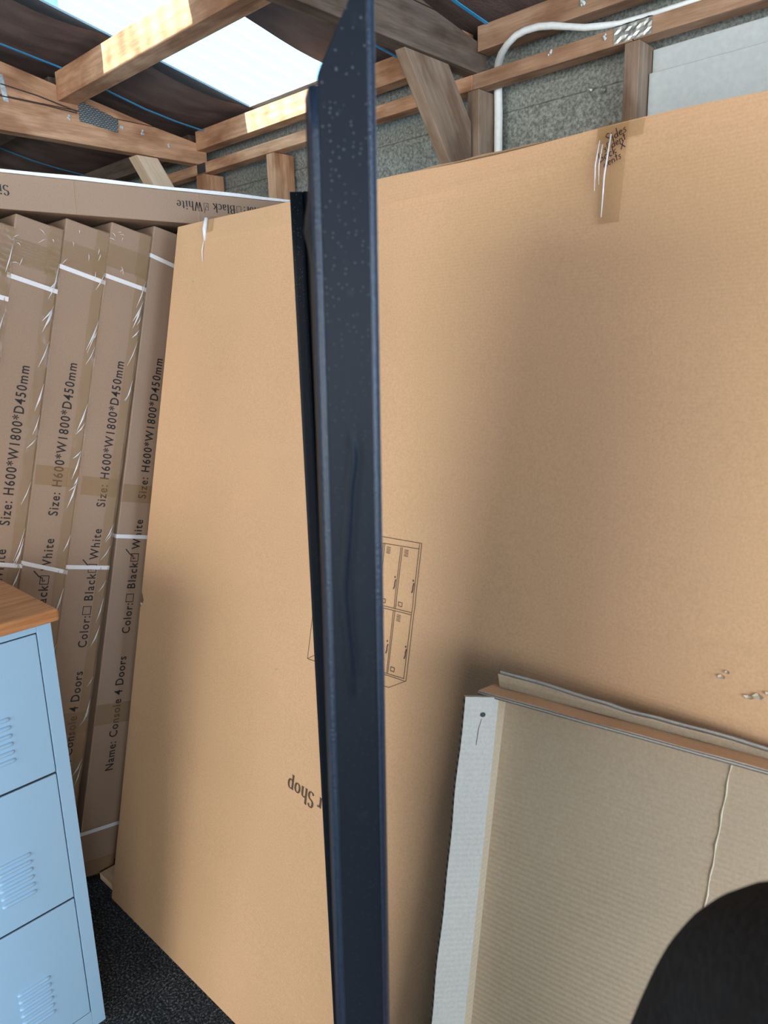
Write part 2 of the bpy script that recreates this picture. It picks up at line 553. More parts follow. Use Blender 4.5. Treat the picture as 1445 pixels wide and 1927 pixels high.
HAND = {
 'S': (0.6, [[(0.5, 0.85), (0.3, 1.0), (0.1, 0.8), (0.25, 0.55), (0.45, 0.35), (0.35, 0.05), (0.05, 0.1)]]),
 'i': (0.28, [[(0.12, 0.5), (0.12, 0.0)], [(0.14, 0.72), (0.16, 0.78)]]),
 'd': (0.5, [arc(0.2, 0.22, 0.16, 0.22, 40, 380, 10), [(0.38, 1.0), (0.37, 0.0)]]),
 'e': (0.45, [[(0.06, 0.25), (0.36, 0.30)] + arc(0.21, 0.26, 0.16, 0.24, 20, 320, 8)]),
 's': (0.42, [[(0.34, 0.46), (0.18, 0.52), (0.10, 0.40), (0.28, 0.22), (0.26, 0.04), (0.05, 0.04)]]),
 'l': (0.24, [[(0.12, 1.0), (0.10, 0.0)]]),
 'n': (0.5, [[(0.08, 0.5), (0.08, 0.0)], [(0.08, 0.3), (0.25, 0.5), (0.38, 0.35), (0.40, 0.0)]]),
 't': (0.36, [[(0.18, 0.9), (0.18, 0.0)], [(0.02, 0.58), (0.34, 0.58)]]),
 'B': (0.6, [[(0.1, 0), (0.1, 1.0), (0.35, 0.95), (0.4, 0.7), (0.12, 0.52), (0.45, 0.42), (0.45, 0.1), (0.1, 0.0)]]),
 'a': (0.48, [arc(0.2, 0.24, 0.16, 0.22, 40, 380, 10), [(0.38, 0.48), (0.40, 0.0)]]),
 'c': (0.42, [arc(0.22, 0.25, 0.16, 0.24, 50, 310, 8)]),
 'k': (0.48, [[(0.08, 1.0), (0.08, 0.0)], [(0.36, 0.5), (0.1, 0.24), (0.40, 0.0)]]),
 'X': (0.55, [[(0.05, 0.8), (0.5, 0.1)], [(0.48, 0.85), (0.05, 0.05)]]),
 ' ': (0.35, []),
}
def hand_text(mb, s, h, xf, ox, oy, ang, pen):
    ca_, sa_ = math.cos(ang), math.sin(ang)
    x = 0
    for ch in s:
        adv, strokes = HAND[ch]
        for st in strokes:
            pts = []
            for px, py in st:
                X, Y = (x + px) * h, py * h + random.uniform(-.02, .02) * h
                pts.append((ox + X * ca_ - Y * sa_, oy + X * sa_ + Y * ca_))
            ribbon(mb, pts, pen, xf)
        x += adv
_tc = {}
def font_polys(s, spacing=1.0):
    key = (s, spacing)
    if key in _tc:
        return _tc[key]
    cu = bpy.data.curves.new('letters', 'FONT')
    cu.body = s
    cu.size = 1.0
    cu.space_character = spacing
    cu.resolution_u = 3
    cu.offset = 0.012
    ob = bpy.data.objects.new('letters', cu)
    COL.objects.link(ob)
    dg = bpy.context.evaluated_depsgraph_get()
    dg.update()
    me = bpy.data.meshes.new_from_object(ob.evaluated_get(dg))
    vs = [(v.co.x, v.co.y) for v in me.vertices]
    fs = [tuple(p.vertices) for p in me.polygons]
    bpy.data.objects.remove(ob)
    bpy.data.curves.remove(cu)
    bpy.data.meshes.remove(me)
    _tc[key] = (vs, fs)
    return vs, fs
def font_text(mb, s, x0, x1, y0, cap, xf, spacing=1.15, slant=0.0):
    """lay s so that it spans x0..x1 along the line, baseline y0, capital height cap"""
    vs, fs = font_polys(s, spacing)
    lo = min(v[0] for v in vs)
    hi = max(v[0] for v in vs)
    sx = (x1 - x0) / (hi - lo)
    sy = cap / 0.729
    mb.add([xf((x0 + (v[0] - lo) * sx + slant * v[1] * sy, y0 + v[1] * sy)) for v in vs], fs)

# ================================================================== ROOM SHELL
YW = 1.754                      # front face of the wall framing
TAN = math.tan(math.radians(11))
def zr(y):
    return 2.304 + (YW - y) * TAN
# floor
b = MB()
b.box((-4.1, -3.7, -0.06), (2.8, 2.0, 0.0))
fl = b.build('floor', M['carpet'])
tag(fl, 'dark charcoal speckled carpet floor below the cartons', None, kind='structure')
# back wall: cladding with shallow horizontal laps, framing as its parts
b = MB()
prof = [(0.0, 0.0), (0.9, 0.0), (0.905, -0.006), (1.45, -0.002), (1.455, -0.008), (2.082, -0.002), (2.088, -0.0055), (2.10, -0.0055), (2.106, 0.0), (2.34, 0.0)]
b.grid(lambda u, v: Vector((-4.1 + 6.9 * u, 1.858 + prof[round(v * 9)][1], prof[round(v * 9)][0])), 1, 9)
b.box((-4.1, 1.865, 0), (2.8, 1.90, 2.30))
wall = b.build('wall_back', M['galv'])
tag(wall, 'grey galvanised cladding of the back wall behind open timber framing', None, kind='structure')
def wt(name, lo, hi, mat, axis):
    lo, hi = Vector(lo), Vector(hi)
    c = (lo + hi) / 2
    if axis == 'x':
        return timber(name, (lo.x, c.y, c.z), (hi.x, c.y, c.z), hi.y - lo.y, hi.z - lo.z, (0, 0, 1), mat, wall)
    return timber(name, (c.x, c.y, lo.z), (c.x, c.y, hi.z), hi.x - lo.x, hi.y - lo.y, (0, 1, 0), mat, wall)
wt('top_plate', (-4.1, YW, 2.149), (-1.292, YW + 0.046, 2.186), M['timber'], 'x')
wt('top_plate', (-1.291, YW, 2.149), (-0.846, YW + 0.046, 2.186), M['timber_shaded'], 'x')
wt('top_plate', (-0.844, YW, 2.149), (2.8, YW + 0.046, 2.186), M['timber_shaded'], 'x')
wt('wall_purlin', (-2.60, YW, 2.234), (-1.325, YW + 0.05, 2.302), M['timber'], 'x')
wt('wall_purlin', (-1.276, YW, 2.236), (2.8, YW + 0.05, 2.296), M['timber_shaded'], 'x')
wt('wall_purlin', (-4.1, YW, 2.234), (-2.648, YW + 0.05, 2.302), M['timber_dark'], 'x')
for x0, x1, m in ((-2.617, -2.562, 'timber'), (-2.180, -2.137, 'timber'), (-1.309, -1.271, 'timber_grey'), (-0.864, -0.828, 'timber_grey'), (-0.30, -0.262, 'timber'), (0.2, 0.24, 'timber'), (-3.3, -3.26, 'timber_dark')):
    wt('stud', (x0, YW + 0.001, 0.0), (x1, YW + 0.09, 2.148), M[m], 'z')
# nail plates and nails on the wall framing
b = MB()
b.grid(lambda u, v: Vector((-0.890 + 0.09 * u, YW - 0.002 - 0.0015 * math.sin(u * 19) * math.sin(v * 9), 2.151 + 0.034 * v)), 10, 5)
b.grid(lambda u, v: Vector((-0.890 + 0.09 * u, YW - 0.002 + 0.045 * v, 2.1875 + 0.001 * math.sin(u * 23))), 10, 3)
b.build('nail_plate', M['steel'], wall)
b = MB()
b.box((-2.60, YW - 0.003, 2.150), (-2.545, YW, 2.184))
b.build('nail_plate', M['nailplate'], wall)
def blob(mb, c, r, sq=(1, 1, 1)):
    c = Vector(c)
    vs = [c + Vector((r * sq[0], 0, 0)), c - Vector((r * sq[0], 0, 0)), c + Vector((0, r * sq[1], 0)), c - Vector((0, r * sq[1], 0)), c + Vector((0, 0, r * sq[2])), c - Vector((0, 0, r * sq[2]))]
    mb.add(vs, [(0, 2, 4), (2, 1, 4), (1, 3, 4), (3, 0, 4), (2, 0, 5), (1, 2, 5), (3, 1, 5), (0, 3, 5)])
for c in ((-0.910, YW - 0.002, 2.174), (-0.971, YW - 0.002, 2.262), (-1.056, YW - 0.002, 2.179)):
    b = MB()
    for k in range(5):
        blob(b, (c[0] + random.uniform(-.005, .005), c[1], c[2] + random.uniform(-.006, .006)), random.uniform(.003, .006))
    b.build('cobweb_tuft', M['greypanel'], wall)
for x, z in ((-0.995, 2.100), (-0.960, 2.092)):
    b = MB()
    b.tube([(x, 1.846, z), (x, 1.842, z), (x, 1.838, z)], [0.007, 0.007, 0.003], 8)
    b.build('screw_head', M['steel'], wall)
# remaining walls (outside the view) with the door openings the daylight comes through
b = MB()
b.box((-4.2, -3.7, 0), (-4.1, 2.0, 3.4))
w = b.build('wall_left', M['galv'])
tag(w, 'left end wall of grey cladding beyond the cartons', None, kind='structure')
b = MB()
for lo, hi in (((2.7, -3.7, 0), (2.8, -3.45, 3.4)), ((2.7, -1.2, 0), (2.8, -1.0, 3.3)), ((2.7, -3.45, 2.5), (2.8, -1.2, 3.4)), ((2.7, 0.1, 0), (2.8, 0.25, 3.0)), ((2.7, 1.65, 0), (2.8, 2.0, 2.5)), ((2.7, 0.25, 0), (2.8, 1.65, 0.95)), ((2.7, 0.25, 2.25), (2.8, 1.65, 2.8)), ((2.7, -1.0, 2.1), (2.8, 0.1, 3.2))):
    b.box(lo, hi)
w = b.build('wall_right', M['plaster'])
tag(w, 'right side wall with a doorway, outside the view', None, kind='structure')
b = MB()
for lo, hi in (((-4.1, -3.8, 0), (-2.5, -3.7, 3.4)), ((0.9, -3.8, 0), (2.8, -3.7, 3.4)), ((-2.5, -3.8, 2.45), (0.9, -3.7, 3.4))):
    b.box(lo, hi)
w = b.build('wall_rear', M['plaster'])
tag(w, 'rear wall with a wide roller door opening behind the camera', None, kind='structure')
b = MB()
b.box((-4.0, -9.0, 0), (5.0, -8.0, 4.3))  # unseen wall added to keep low sun out of the rear opening
b.prism([(-4.2, -9.2, 4.3), (-4.2, -7.8, 4.3), (-4.2, -8.5, 4.5)], (9.4, 0, 0))
o = b.build('wall_sun_blocker', M['plaster'], None)
tag(o, 'unseen wall added outside the rear opening to block the sun', None, kind='structure')
# ceiling: iron sheets left and right of the skylight, underlay, straps and purlins as parts
SX0, SX1, SY0, SY1 = -2.275, -1.815, -0.9, 1.745
b = MB()
def slab(x0, x1, y0, y1, t0, t1):
    b.hexa([(x0, y0, zr(y0) + t0), (x1, y0, zr(y0) + t0), (x1, y1, zr(y1) + t0), (x0, y1, zr(y1) + t0),
            (x0, y0, zr(y0) + t1), (x1, y0, zr(y0) + t1), (x1, y1, zr(y1) + t1), (x0, y1, zr(y1) + t1)])
slab(-4.2, SX0 - 0.02, -3.8, 2.0, 0.030, 0.036)
slab(SX1 + 0.02, 2.8, -3.8, 2.0, 0.030, 0.036)
slab(SX0 - 0.02, SX1 + 0.02, -3.8, SY0, 0.030, 0.036)
slab(SX0 - 0.02, SX1 + 0.02, SY1 + 0.04, 2.0, 0.030, 0.036)
ceil = b.build('ceiling', M['roof_iron'])
tag(ceil, 'low sloping iron roof lined with brown building paper', None, kind='structure')
PUR = [1.262, 0.70, 0.14, -0.42, -0.98, -1.54, -2.1, -2.66]
def sag(y):
    ys = sorted(PUR + [YW, -3.7])
    for a_, b_ in zip(ys, ys[1:]):
        if a_ <= y <= b_:
            return math.sin(math.pi * (y - a_) / (b_ - a_))
    return 0
def under(name, x0, x1, edge_side):
    b = MB()
    nx, ny = 16, 90
    def fn(u, v):
        x = x0 + (x1 - x0) * u
        y = -3.75 + (5.60) * v
        e = u if edge_side == 'R' else 1 - u
        wob = 0.010 * math.sin(x * 9 + y * 3) + 0.006 * math.sin(x * 23 - y * 7)
        s = sag(y) * (0.010 + 0.022 * (0.5 + 0.5 * math.sin(x * 5.1 + 1.0))) if y < YW else 0
        xx = x
        if edge_side == 'R' and u > 0.9:
            xx = x - 0.012 * (0.5 + 0.5 * math.sin(y * 4.1))
        if edge_side == 'L' and u < 0.1:
            xx = x + 0.014 * (0.5 + 0.5 * math.sin(y * 3.3))
        return Vector((xx, y, zr(y) + 0.022 - s * 1.0 - abs(wob) * sag(min(y, YW)) * 0.7))
    b.grid(fn, nx, ny, flip=True)
    return b.build(name, M['underlay'], ceil, smooth=True)
under('underlay_sheet', -4.15, SX0, 'R')
under('underlay_sheet', SX1, 2.75, 'L')
for x in (-3.515, -2.541, -1.556, -1.244, 0.2):
    b = MB()
    n = 40
    for i in range(n):
        y0, y1 = -3.0 + (YW - 0.0 + 3.0) * i / n, -3.0 + (YW + 3.0) * (i + 1) / n
        dz = 0.040
        s0, s1 = sag(y0) * 0.016 + dz - .03, sag(y1) * 0.016 + dz - .03
        hw = 0.0045
        b.hexa([(x - hw, y0, zr(y0) - s0 - 0.002), (x + hw, y0, zr(y0) - s0 - 0.002), (x + hw, y1, zr(y1) - s1 - 0.002), (x - hw, y1, zr(y1) - s1 - 0.002),
                (x - hw, y0, zr(y0) - s0), (x + hw, y0, zr(y0) - s0), (x + hw, y1, zr(y1) - s1), (x - hw, y1, zr(y1) - s1)])
    b.build('blue_strap', M['blue'], ceil)
for i, y in enumerate(PUR):
    top = zr(y) - 0.004
    for x0, x1 in ((-4.1, -2.648), (-2.597, -1.328), (-1.276, 2.7)):
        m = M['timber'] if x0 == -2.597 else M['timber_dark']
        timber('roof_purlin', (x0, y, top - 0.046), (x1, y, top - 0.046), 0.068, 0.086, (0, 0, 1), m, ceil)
# skylight
b = MB()
nw = 72
def sk(u, v):
    x = SX0 - 0.04 + (SX1 - SX0 + 0.08) * u
    y = SY0 - 0.03 + (SY1 + 0.10 - SY0) * v
    return Vector((x, y, zr(y) + 0.046 + 0.009 * math.cos(2 * math.pi * x / 0.076)))
b.grid(sk, nw, 2, flip=True)
sky = b.build('window_1', M['poly'], None, smooth=True)
tag(sky, 'clear corrugated plastic skylight sheet in the roof', None, kind='structure')

# ================================================================== ROOF TRUSSES
def truss(xr, mat, label, bmat, with_plates):
    """right-hand face of the truss at x = xr"""
    T = 0.045
    xc = xr - T / 2
    r = empty('roof_truss', (xc, 0.6, 2.18))
    tag(r, label, 'roof truss')
    inv = Matrix.Translation(-Vector(r.location))
    def part(name, pts, m, x0=xr - T, x1=xr):
        b = MB()
        # local frame with the length along X so the grain runs lengthways
        a0, a1 = Vector((0, *pts[0])), Vector((0, *pts[1]))
        d = (a1 - a0).normalized()
        up = Vector((1, 0, 0)).cross(d)
        org = Vector((x0, a0.y, a0.z))
        fr = frame(d, Vector((1, 0, 0)), d.cross(Vector((1, 0, 0))), org)
        fi = fr.inverted()
        loc = [fi @ Vector((x0, y, z)) for y, z in pts]
        b.prism(loc, (0, x1 - x0, 0))
        bmesh_o = b.build(name, m, r, 0.0015, mat4=inv @ fr)
        return bmesh_o
    t2 = lambda y: 2.393 - 0.187 * (y - 1.059)
    part('bottom_chord', [(-1.2, 2.187), (YW + 0.045, 2.187), (YW + 0.045, t2(1.60) - 0.036), (1.585, 2.288), (-1.2, 2.288)], mat)
    part('top_chord', [(-1.2, t2(-1.2) - 0.10), (1.06, 2.2905), (1.575, 2.2905), (-1.2, t2(-1.2))], mat)
    part('web', [(-0.9, 2.29), (-0.82, 2.29), (-0.62, t2(-0.62) - 0.102), (-0.70, t2(-0.70) - 0.102)], mat)
    return r, inv, part
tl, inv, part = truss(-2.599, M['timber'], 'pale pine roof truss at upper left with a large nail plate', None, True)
def plate4(r, inv, x, pts, mat, name='nail_plate'):
    b = MB()
    b.prism([(x, y, z) for y, z in pts], (0.0025, 0, 0))
    org = Vector((x, pts[0][0], pts[0][1]))
    fr = frame((0, 1, 0), (0, 0, 1), (1, 0, 0), org)
    fi = fr.inverted()
    b.v = [fi @ p for p in b.v]
    return b.build(name, mat, r, mat4=inv @ fr)
plate4(tl, inv, -2.599, [(1.297, 2.258), (1.434, 2.244), (1.439, 2.288), (1.298, 2.324)], M['nailplate'])
plate4(tl, inv, -2.599, [(1.052, 2.272), (1.068, 2.272), (1.060, 2.349), (1.044, 2.349)], M['steel'])
b = MB()
b.tube([inv @ Vector((-2.596, 1.049, 2.321)), inv @ Vector((-2.595, 1.16, 2.309)), inv @ Vector((-2.596, 1.29, 2.286))], 0.002, 6)
b.tube([inv @ Vector((-2.596, 1.044, 2.286)), inv @ Vector((-2.595, 1.18, 2.285)), inv @ Vector((-2.596, 1.29, 2.281))], 0.002, 6)
b.build('wire', M['wire'], tl)
for y, z in ((1.45, 2.266), (1.63, 2.232), (1.26, 2.262), (1.53, 2.262)):
    b = MB()
    for k in range(4):
        blob(b, inv @ Vector((-2.597, y + random.uniform(-.005, .005), z + random.uniform(-.006, .006))), random.uniform(.003, .006))
    b.build('cobweb_tuft', M['greypanel'], tl)
tr, inv2, part2 = truss(-1.278, M['timber_dark'], 'dark roof truss at upper right running back to the wall', None, False)
# knee braces
def brace(name, xr, pts, mat, label, wx=0.06):
    b = MB()
    o = Vector((xr - 0.06, pts[0][0], pts[0][1]))
    d = (Vector((0, *pts[1])) - Vector((0, *pts[0]))).normalized()
    fr = frame(d, Vector((1, 0, 0)), d.cross(Vector((1, 0, 0))), o)
    fi = fr.inverted()
    b.prism([fi @ Vector((xr - 0.06, y, z)) for y, z in pts], (0, wx, 0))
    ob = b.build(name, mat, None, 0.002, mat4=fr)
    return tag(ob, label, 'timber brace')
brace('knee_brace', -2.602, [(1.500, 2.184), (1.76, 1.76), (1.752, 1.93), (1.585, 2.184)], M['white_timber'], 'pale short timber brace under the pale left truss')
tb = brace('knee_brace', -1.262, [(1.478, 2.187), (1.744, 1.83), (1.744, 2.065), (1.648, 2.187)], M['timber_grey'], 'weathered grey timber brace slanting from dark truss behind large carton', 0.034)
# conduit with its bend
b = MB()
pts = [(-1.256, 1.824, 0.3), (-1.256, 1.824, 2.10), (-1.258, 1.824, 2.174), (-1.254, 1.816, 2.197), (-1.235, 1.792, 2.208), (-1.208, 1.766, 2.217), (-1.171, 1.738, 2.223), (-1.142, 1.733, 2.234),
       (-1.114, 1.732, 2.237), (-1.077, 1.732, 2.235), (-1.04, 1.733, 2.227), (-0.998, 1.736, 2.214), (-0.957, 1.740, 2.202), (-0.918, 1.746, 2.196), (-0.88, 1.758, 2.194), (-0.80, 1.765, 2.1935), (-0.55, 1.770, 2.192)]
b.tube(pts, [0.0115, 0.0115, 0.0112, 0.0108, 0.010, 0.0095] + [0.0085] * 5 + [0.0075] * 3 + [0.006] * 3, 12)
c = b.build('conduit_pipe', M['pvc'], None, smooth=True)
tag(c, 'white plastic conduit rising beside the stud and curving along the wall plate', 'pipe')
# pale grey boards stored between the studs at right
for nm, z1, y0, lab in (('wall_board', 2.088, 1.806, 'pale grey smooth board behind large carton, nearer and lower one'), ('wall_board', 2.141, 1.822, 'pale grey smooth board behind large carton, taller one further back')):
    b = MB()
    b.box((-0.826, y0, 0.002), (-0.302, y0 + 0.012, z1))
    o = b.build(nm, M['greypanel'], None, 0.002)
    tag(o, lab, 'board')

# ================================================================== LARGE FLAT CARTON
LEAN = math.radians(12.45)
UPB = Vector((0, math.sin(LEAN), math.cos(LEAN)))
NB = Vector((0, -math.cos(LEAN), math.sin(LEAN)))
BW, BH, BT = 2.08, 1.853, 0.12
def big_box(org, label, detailed, group=None):
    r = empty('flat_carton', mat4=frame((1, 0, 0), -NB, UPB, org))   # local: x along, y into the carton, z up the face
    tag(r, label, 'carton', group)
    def face(u, v):
        x, z = BW * u, BH * v
        y = 0.0
        for (za, zb, dep, wid) in ((0.905, 1.13, 0.0016, 0.007), (1.285, 1.30, 0.0012, 0.010), (1.80, 1.81, -0.0012, 0.01), (0.30, 0.33, 0.001, 0.012)):
            zc = za + (zb - za) * u / 0.72 + 0.006 * math.sin(x * 7)
            y += dep * math.exp(-((z - zc) / wid) ** 2)
        y += 0.004 * math.sin(x * 3.1 + 0.5) * math.sin(z * 2.3) + 0.0016 * math.sin(x * 9 + z * 5)
        k = min(x, BW - x, z, BH - z)
        y *= min(1, k / 0.05)
        if detailed and u < 0.004 and abs(z - 0.853) < 0.016:
            x += 0.014 - abs(z - 0.853) * 0.5
        if z > BH - 0.02:
            z += 0.003 * math.sin(x * 11) * (1 if u > 0.3 else 0.2)
        return Vector((x, y, z))
    b = MB()
    nu, nv = (90, 180) if detailed else (4, 4)
    b.grid(face, nu, nv)
    g0 = len(b.v)
    # sides and back share the outline
    tb_ = math.tan(LEAN)
    def rim(p, q):
        pass
    zb = BT * tb_                 # the crushed lower edge sits flat on the floor
    b.add([(0, 0, 0), (BW, 0, 0), (BW, BT, zb), (0, BT, zb), (0, BT, BH), (BW, BT, BH), (0, 0, BH), (BW, 0, BH)],
          [(0, 3, 2, 1), (3, 4, 5, 2), (4, 6, 7, 5), (1, 2, 5, 7)])
    # left side keeps the torn notch
    n = nv
    left = [face(0, j / n) for j in range(n + 1)]
    vs = left + [Vector((0 if abs(p.z - .853) > .016 or not detailed else 0.012, BT, max(p.z, zb))) for p in left]
    b.add(vs, [(j, j + 1, n + 1 + j + 1, n + 1 + j) for j in range(n)])
    b.build('carton_body', M['box'], r, smooth=False)
    return r
org = Vector((-1.791, 0.733, 0.0))
bb = big_box(org, 'very large tan flat carton leaning behind black panel, locker drawing printed on it', True)
def face_y(x, z):
    y = 0.0
    for (za, zb, dep, wid) in ((0.905, 1.13, 0.0016, 0.007), (1.285, 1.30, 0.0012, 0.010), (1.80, 1.81, -0.0012, 0.01), (0.30, 0.33, 0.001, 0.012)):
        zc = za + (zb - za) * (x / BW) / 0.72 + 0.006 * math.sin(x * 7)
        y += dep * math.exp(-((z - zc) / wid) ** 2)
    y += 0.004 * math.sin(x * 3.1 + 0.5) * math.sin(z * 2.3) + 0.0016 * math.sin(x * 9 + z * 5)
    return y * min(1, max(0, min(x, BW - x, z, BH - z)) / 0.05)
xb = lambda p: Vector((p[0], face_y(p[0], p[1]) - 0.0008, p[1]))
# rear lip along the top, torn
b = MB()
for i in range(40):
    x0, x1 = 0.62 + 0.66 * i / 40, 0.62 + 0.66 * (i + 1) / 40
    hh = lambda x: BH + 0.009 * max(0, min(1, (x - 0.62) / 0.1)) * max(0, min(1, (1.28 - x) / 0.25)) + 0.001 * math.sin(x * 60)
    b.hexa([(x0, 0.012, BH - 0.02), (x1, 0.012, BH - 0.02), (x1, 0.02, BH - 0.02), (x0, 0.02, BH - 0.02), (x0, 0.012, hh(x0)), (x1, 0.012, hh(x1)), (x1, 0.02, hh(x1)), (x0, 0.02, hh(x0))])
b.build('inner_flap', M['carton_dark'], bb)
# printed locker drawing
b = MB()
lines = [[(0.70, 1.150), (0.852, 1.163), (0.951, 1.166)], [(0.951, 1.166), (0.955, 0.909)], [(0.946, 1.164), (0.949, 0.912)], [(0.80, 1.147), (0.859, 1.151), (0.946, 1.155)],
 [(0.857, 1.151), (0.860, 0.905)], [(0.861, 1.151), (0.864, 0.905)], [(0.902, 1.151), (0.903, 1.035)], [(0.906, 1.151), (0.907, 1.035)], [(0.80, 1.028), (0.873, 1.033), (0.948, 1.036)], [(0.80, 1.024), (0.876, 1.029), (0.948, 1.032)],
 [(0.903, 1.03), (0.906, 0.911)], [(0.907, 1.03), (0.909, 0.911)], [(0.80, 0.903), (0.896, 0.909), (0.95, 0.912)], [(0.80, 0.899), (0.897, 0.906), (0.954, 0.908)],
 [(0.955, 0.909), (0.916, 0.885), (0.9, 0.884), (0.684, 0.877)], [(0.684, 0.877), (0.685, 0.979), (0.687, 1.14), (0.70, 1.15)], [(0.684, 0.877), (0.708, 0.892), (0.80, 0.898)]]
for ln in lines:
    fine = []
    for (x0, z0), (x1, z1) in zip(ln, ln[1:]):
        m_ = max(1, int(math.hypot(x1 - x0, z1 - z0) / 0.012))
        fine += [(x0 + (x1 - x0) * k / m_, z0 + (z1 - z0) * k / m_) for k in range(m_)]
    ribbon(b, fine + [ln[-1]], 0.0012, xb)
for cx_, cz_ in ((0.872, 1.140), (0.917, 1.142), (0.918, 1.019), (0.875, 1.017)):
    for k in range(5):
        ribbon(b, [(cx_ - 0.005, cz_ + (k - 2) * 0.0028), (cx_ + 0.005, cz_ + (k - 2) * 0.0028)], 0.0012, xb)
for (hx, hz), (dx, dz) in (((0.898, 1.080), (0.897, 1.093)), ((0.943, 1.082), (0.942, 1.095)), ((0.899, 0.956), (0.898, 0.970)), ((0.945, 0.958), (0.944, 0.971))):
    ribbon(b, [(hx + 0.0015, hz + 0.009), (hx, hz + 0.002), (hx + 0.0005, hz - 0.004), (hx - 0.0015, hz - 0.01)], 0.0028, xb)
    ribbon(b, arc(dx, dz, 0.0011, 0.0011, 0, 360, 8), 0.0018, xb)
for lx, lz in ((0.917, 1.045), (0.875, 1.043), (0.919, 0.921), (0.875, 0.920)):
    for e in (((lx - 0.0045, lz - 0.004), (lx - 0.0045, lz + 0.004)), ((lx + 0.0045, lz - 0.004), (lx + 0.0045, lz + 0.004)), ((lx - 0.005, lz - 0.0037), (lx + 0.005, lz - 0.0037)), ((lx - 0.005, lz + 0.0037), (lx + 0.005, lz + 0.0037))):
        ribbon(b, e, 0.0014, xb)
b.build('printed_drawing', M['ink_brown'], bb)
# shop lettering, upside down
b = MB()
a180 = math.radians(180 - 2)
def xshop(p):
    return xb((0.7760 - p[0] * 1.0, 0.6085 - p[1] + p[0] * 0.02))
serif_text(b, 'r Shop', 0.0325, xshop, 0.0, 0.19, 0.055, 0.06)
b.build('printed_lettering', M['ink_brown'], bb)
# tape and scrawl at the top right
def strip(parent, mat, name, x0, z0, x1, z1, w0, w1, off, dent=0.0006, n=14, over=None):
    b = MB()
    b.grid(lambda u, v: Vector((x0 + (x1 - x0) * v + (w0 + (w1 - w0) * v) * (u - 0.5), -off - dent * (0.5 + 0.5 * math.sin(v * 47 + u * 9)), z0 + (z1 - z0) * v)), 6, n, flip=True)
    if over:
        b.grid(lambda u, v: Vector((x0 + w0 * (u - 0.5), -off + (over + off) * v, z0 + 0.0035)), 6, 3)
    return b.build(name, mat, parent, smooth=True)
strip(bb, M['tape_flat'], 'packing_tape', 1.222, 1.8535, 1.236, 1.705, 0.050, 0.034, 0.0028, over=0.06)
strip(bb, M['tape_flat'], 'packing_tape', 1.235, 1.853, 1.235, 1.829, 0.075, 0.075, 0.0034)
strip(bb, M['tape_flat'], 'packing_tape', 0.150, 1.8545, 0.150, 1.745, 0.042, 0.036, 0.0026, over=0.06)
for x, z0, z1, wd in ((1.2045, 1.832, 1.757, 0.0024), (1.2220, 1.838, 1.715, 0.0030), (1.2105, 1.825, 1.765, 0.002), (0.140, 1.856, 1.80, 0.012), (0.139, 1.80, 1.75, 0.003)):
    b = MB()
    b.tube([(x, -0.006, z0), (x - 0.001, -0.0075, (z0 + z1) / 2), (x + 0.002, -0.005, z1)], [wd * 0.4, wd * 0.5, wd * 0.25], 6)
    b.build('tape_crease', M['film'], bb, smooth=True)
b = MB()
xh = lambda p: Vector((p[0], -0.0048, p[1]))
hand_text(b, 'Sides', 0.0150, xh, 1.2165, 1.8255, math.radians(23), 0.0014)
hand_text(b, 'sl dent', 0.0128, xh, 1.2145, 1.8125, math.radians(23), 0.0014)
hand_text(b, 'Back X', 0.0150, xh, 1.2085, 1.7985, math.radians(21), 0.0015)
hand_text(b, 'dents', 0.0128, xh, 1.2180, 1.7895, math.radians(21), 0.0014)
b.build('marker_note', M['marker'], bb)
# small tears in the face
def tear(pts, name='tear'):
    b = MB()
    for x, z, r in pts:
        n = 7
        vs = [(x + r * random.uniform(.6, 1.2) * math.cos(2 * math.pi * k / n), -0.004 - 0.0015 * (k % 2), z + r * 0.6 * random.uniform(.6, 1.2) * math.sin(2 * math.pi * k / n)) for k in range(n)]
        b.add(vs + [(x, -0.001, z)], [(k, (k + 1) % n, n) for k in range(n)])
    b.build(name, M['scored'], bb)
tear([(1.494, 1.075, 0.006), (1.500, 1.083, 0.004)])
tear([(1.530, 1.058, 0.006), (1.541, 1.063, 0.007), (1.553, 1.070, 0.006), (1.566, 1.083, 0.006)])
tear([(0.012, 0.845, 0.007)])
tear([(0.105, 1.702, 0.0035)])
tear([(0.592, 0.828, 0.003)])
for dx, lab in ((0, 0), (1, 1), (2, 2)):
    o = big_box(Vector((-1.791, 0.733 + 0.129 * (dx + 1), 0.0)), 'large plain flat carton hidden directly behind the front large carton', False, 'large cartons stacked behind the front one')

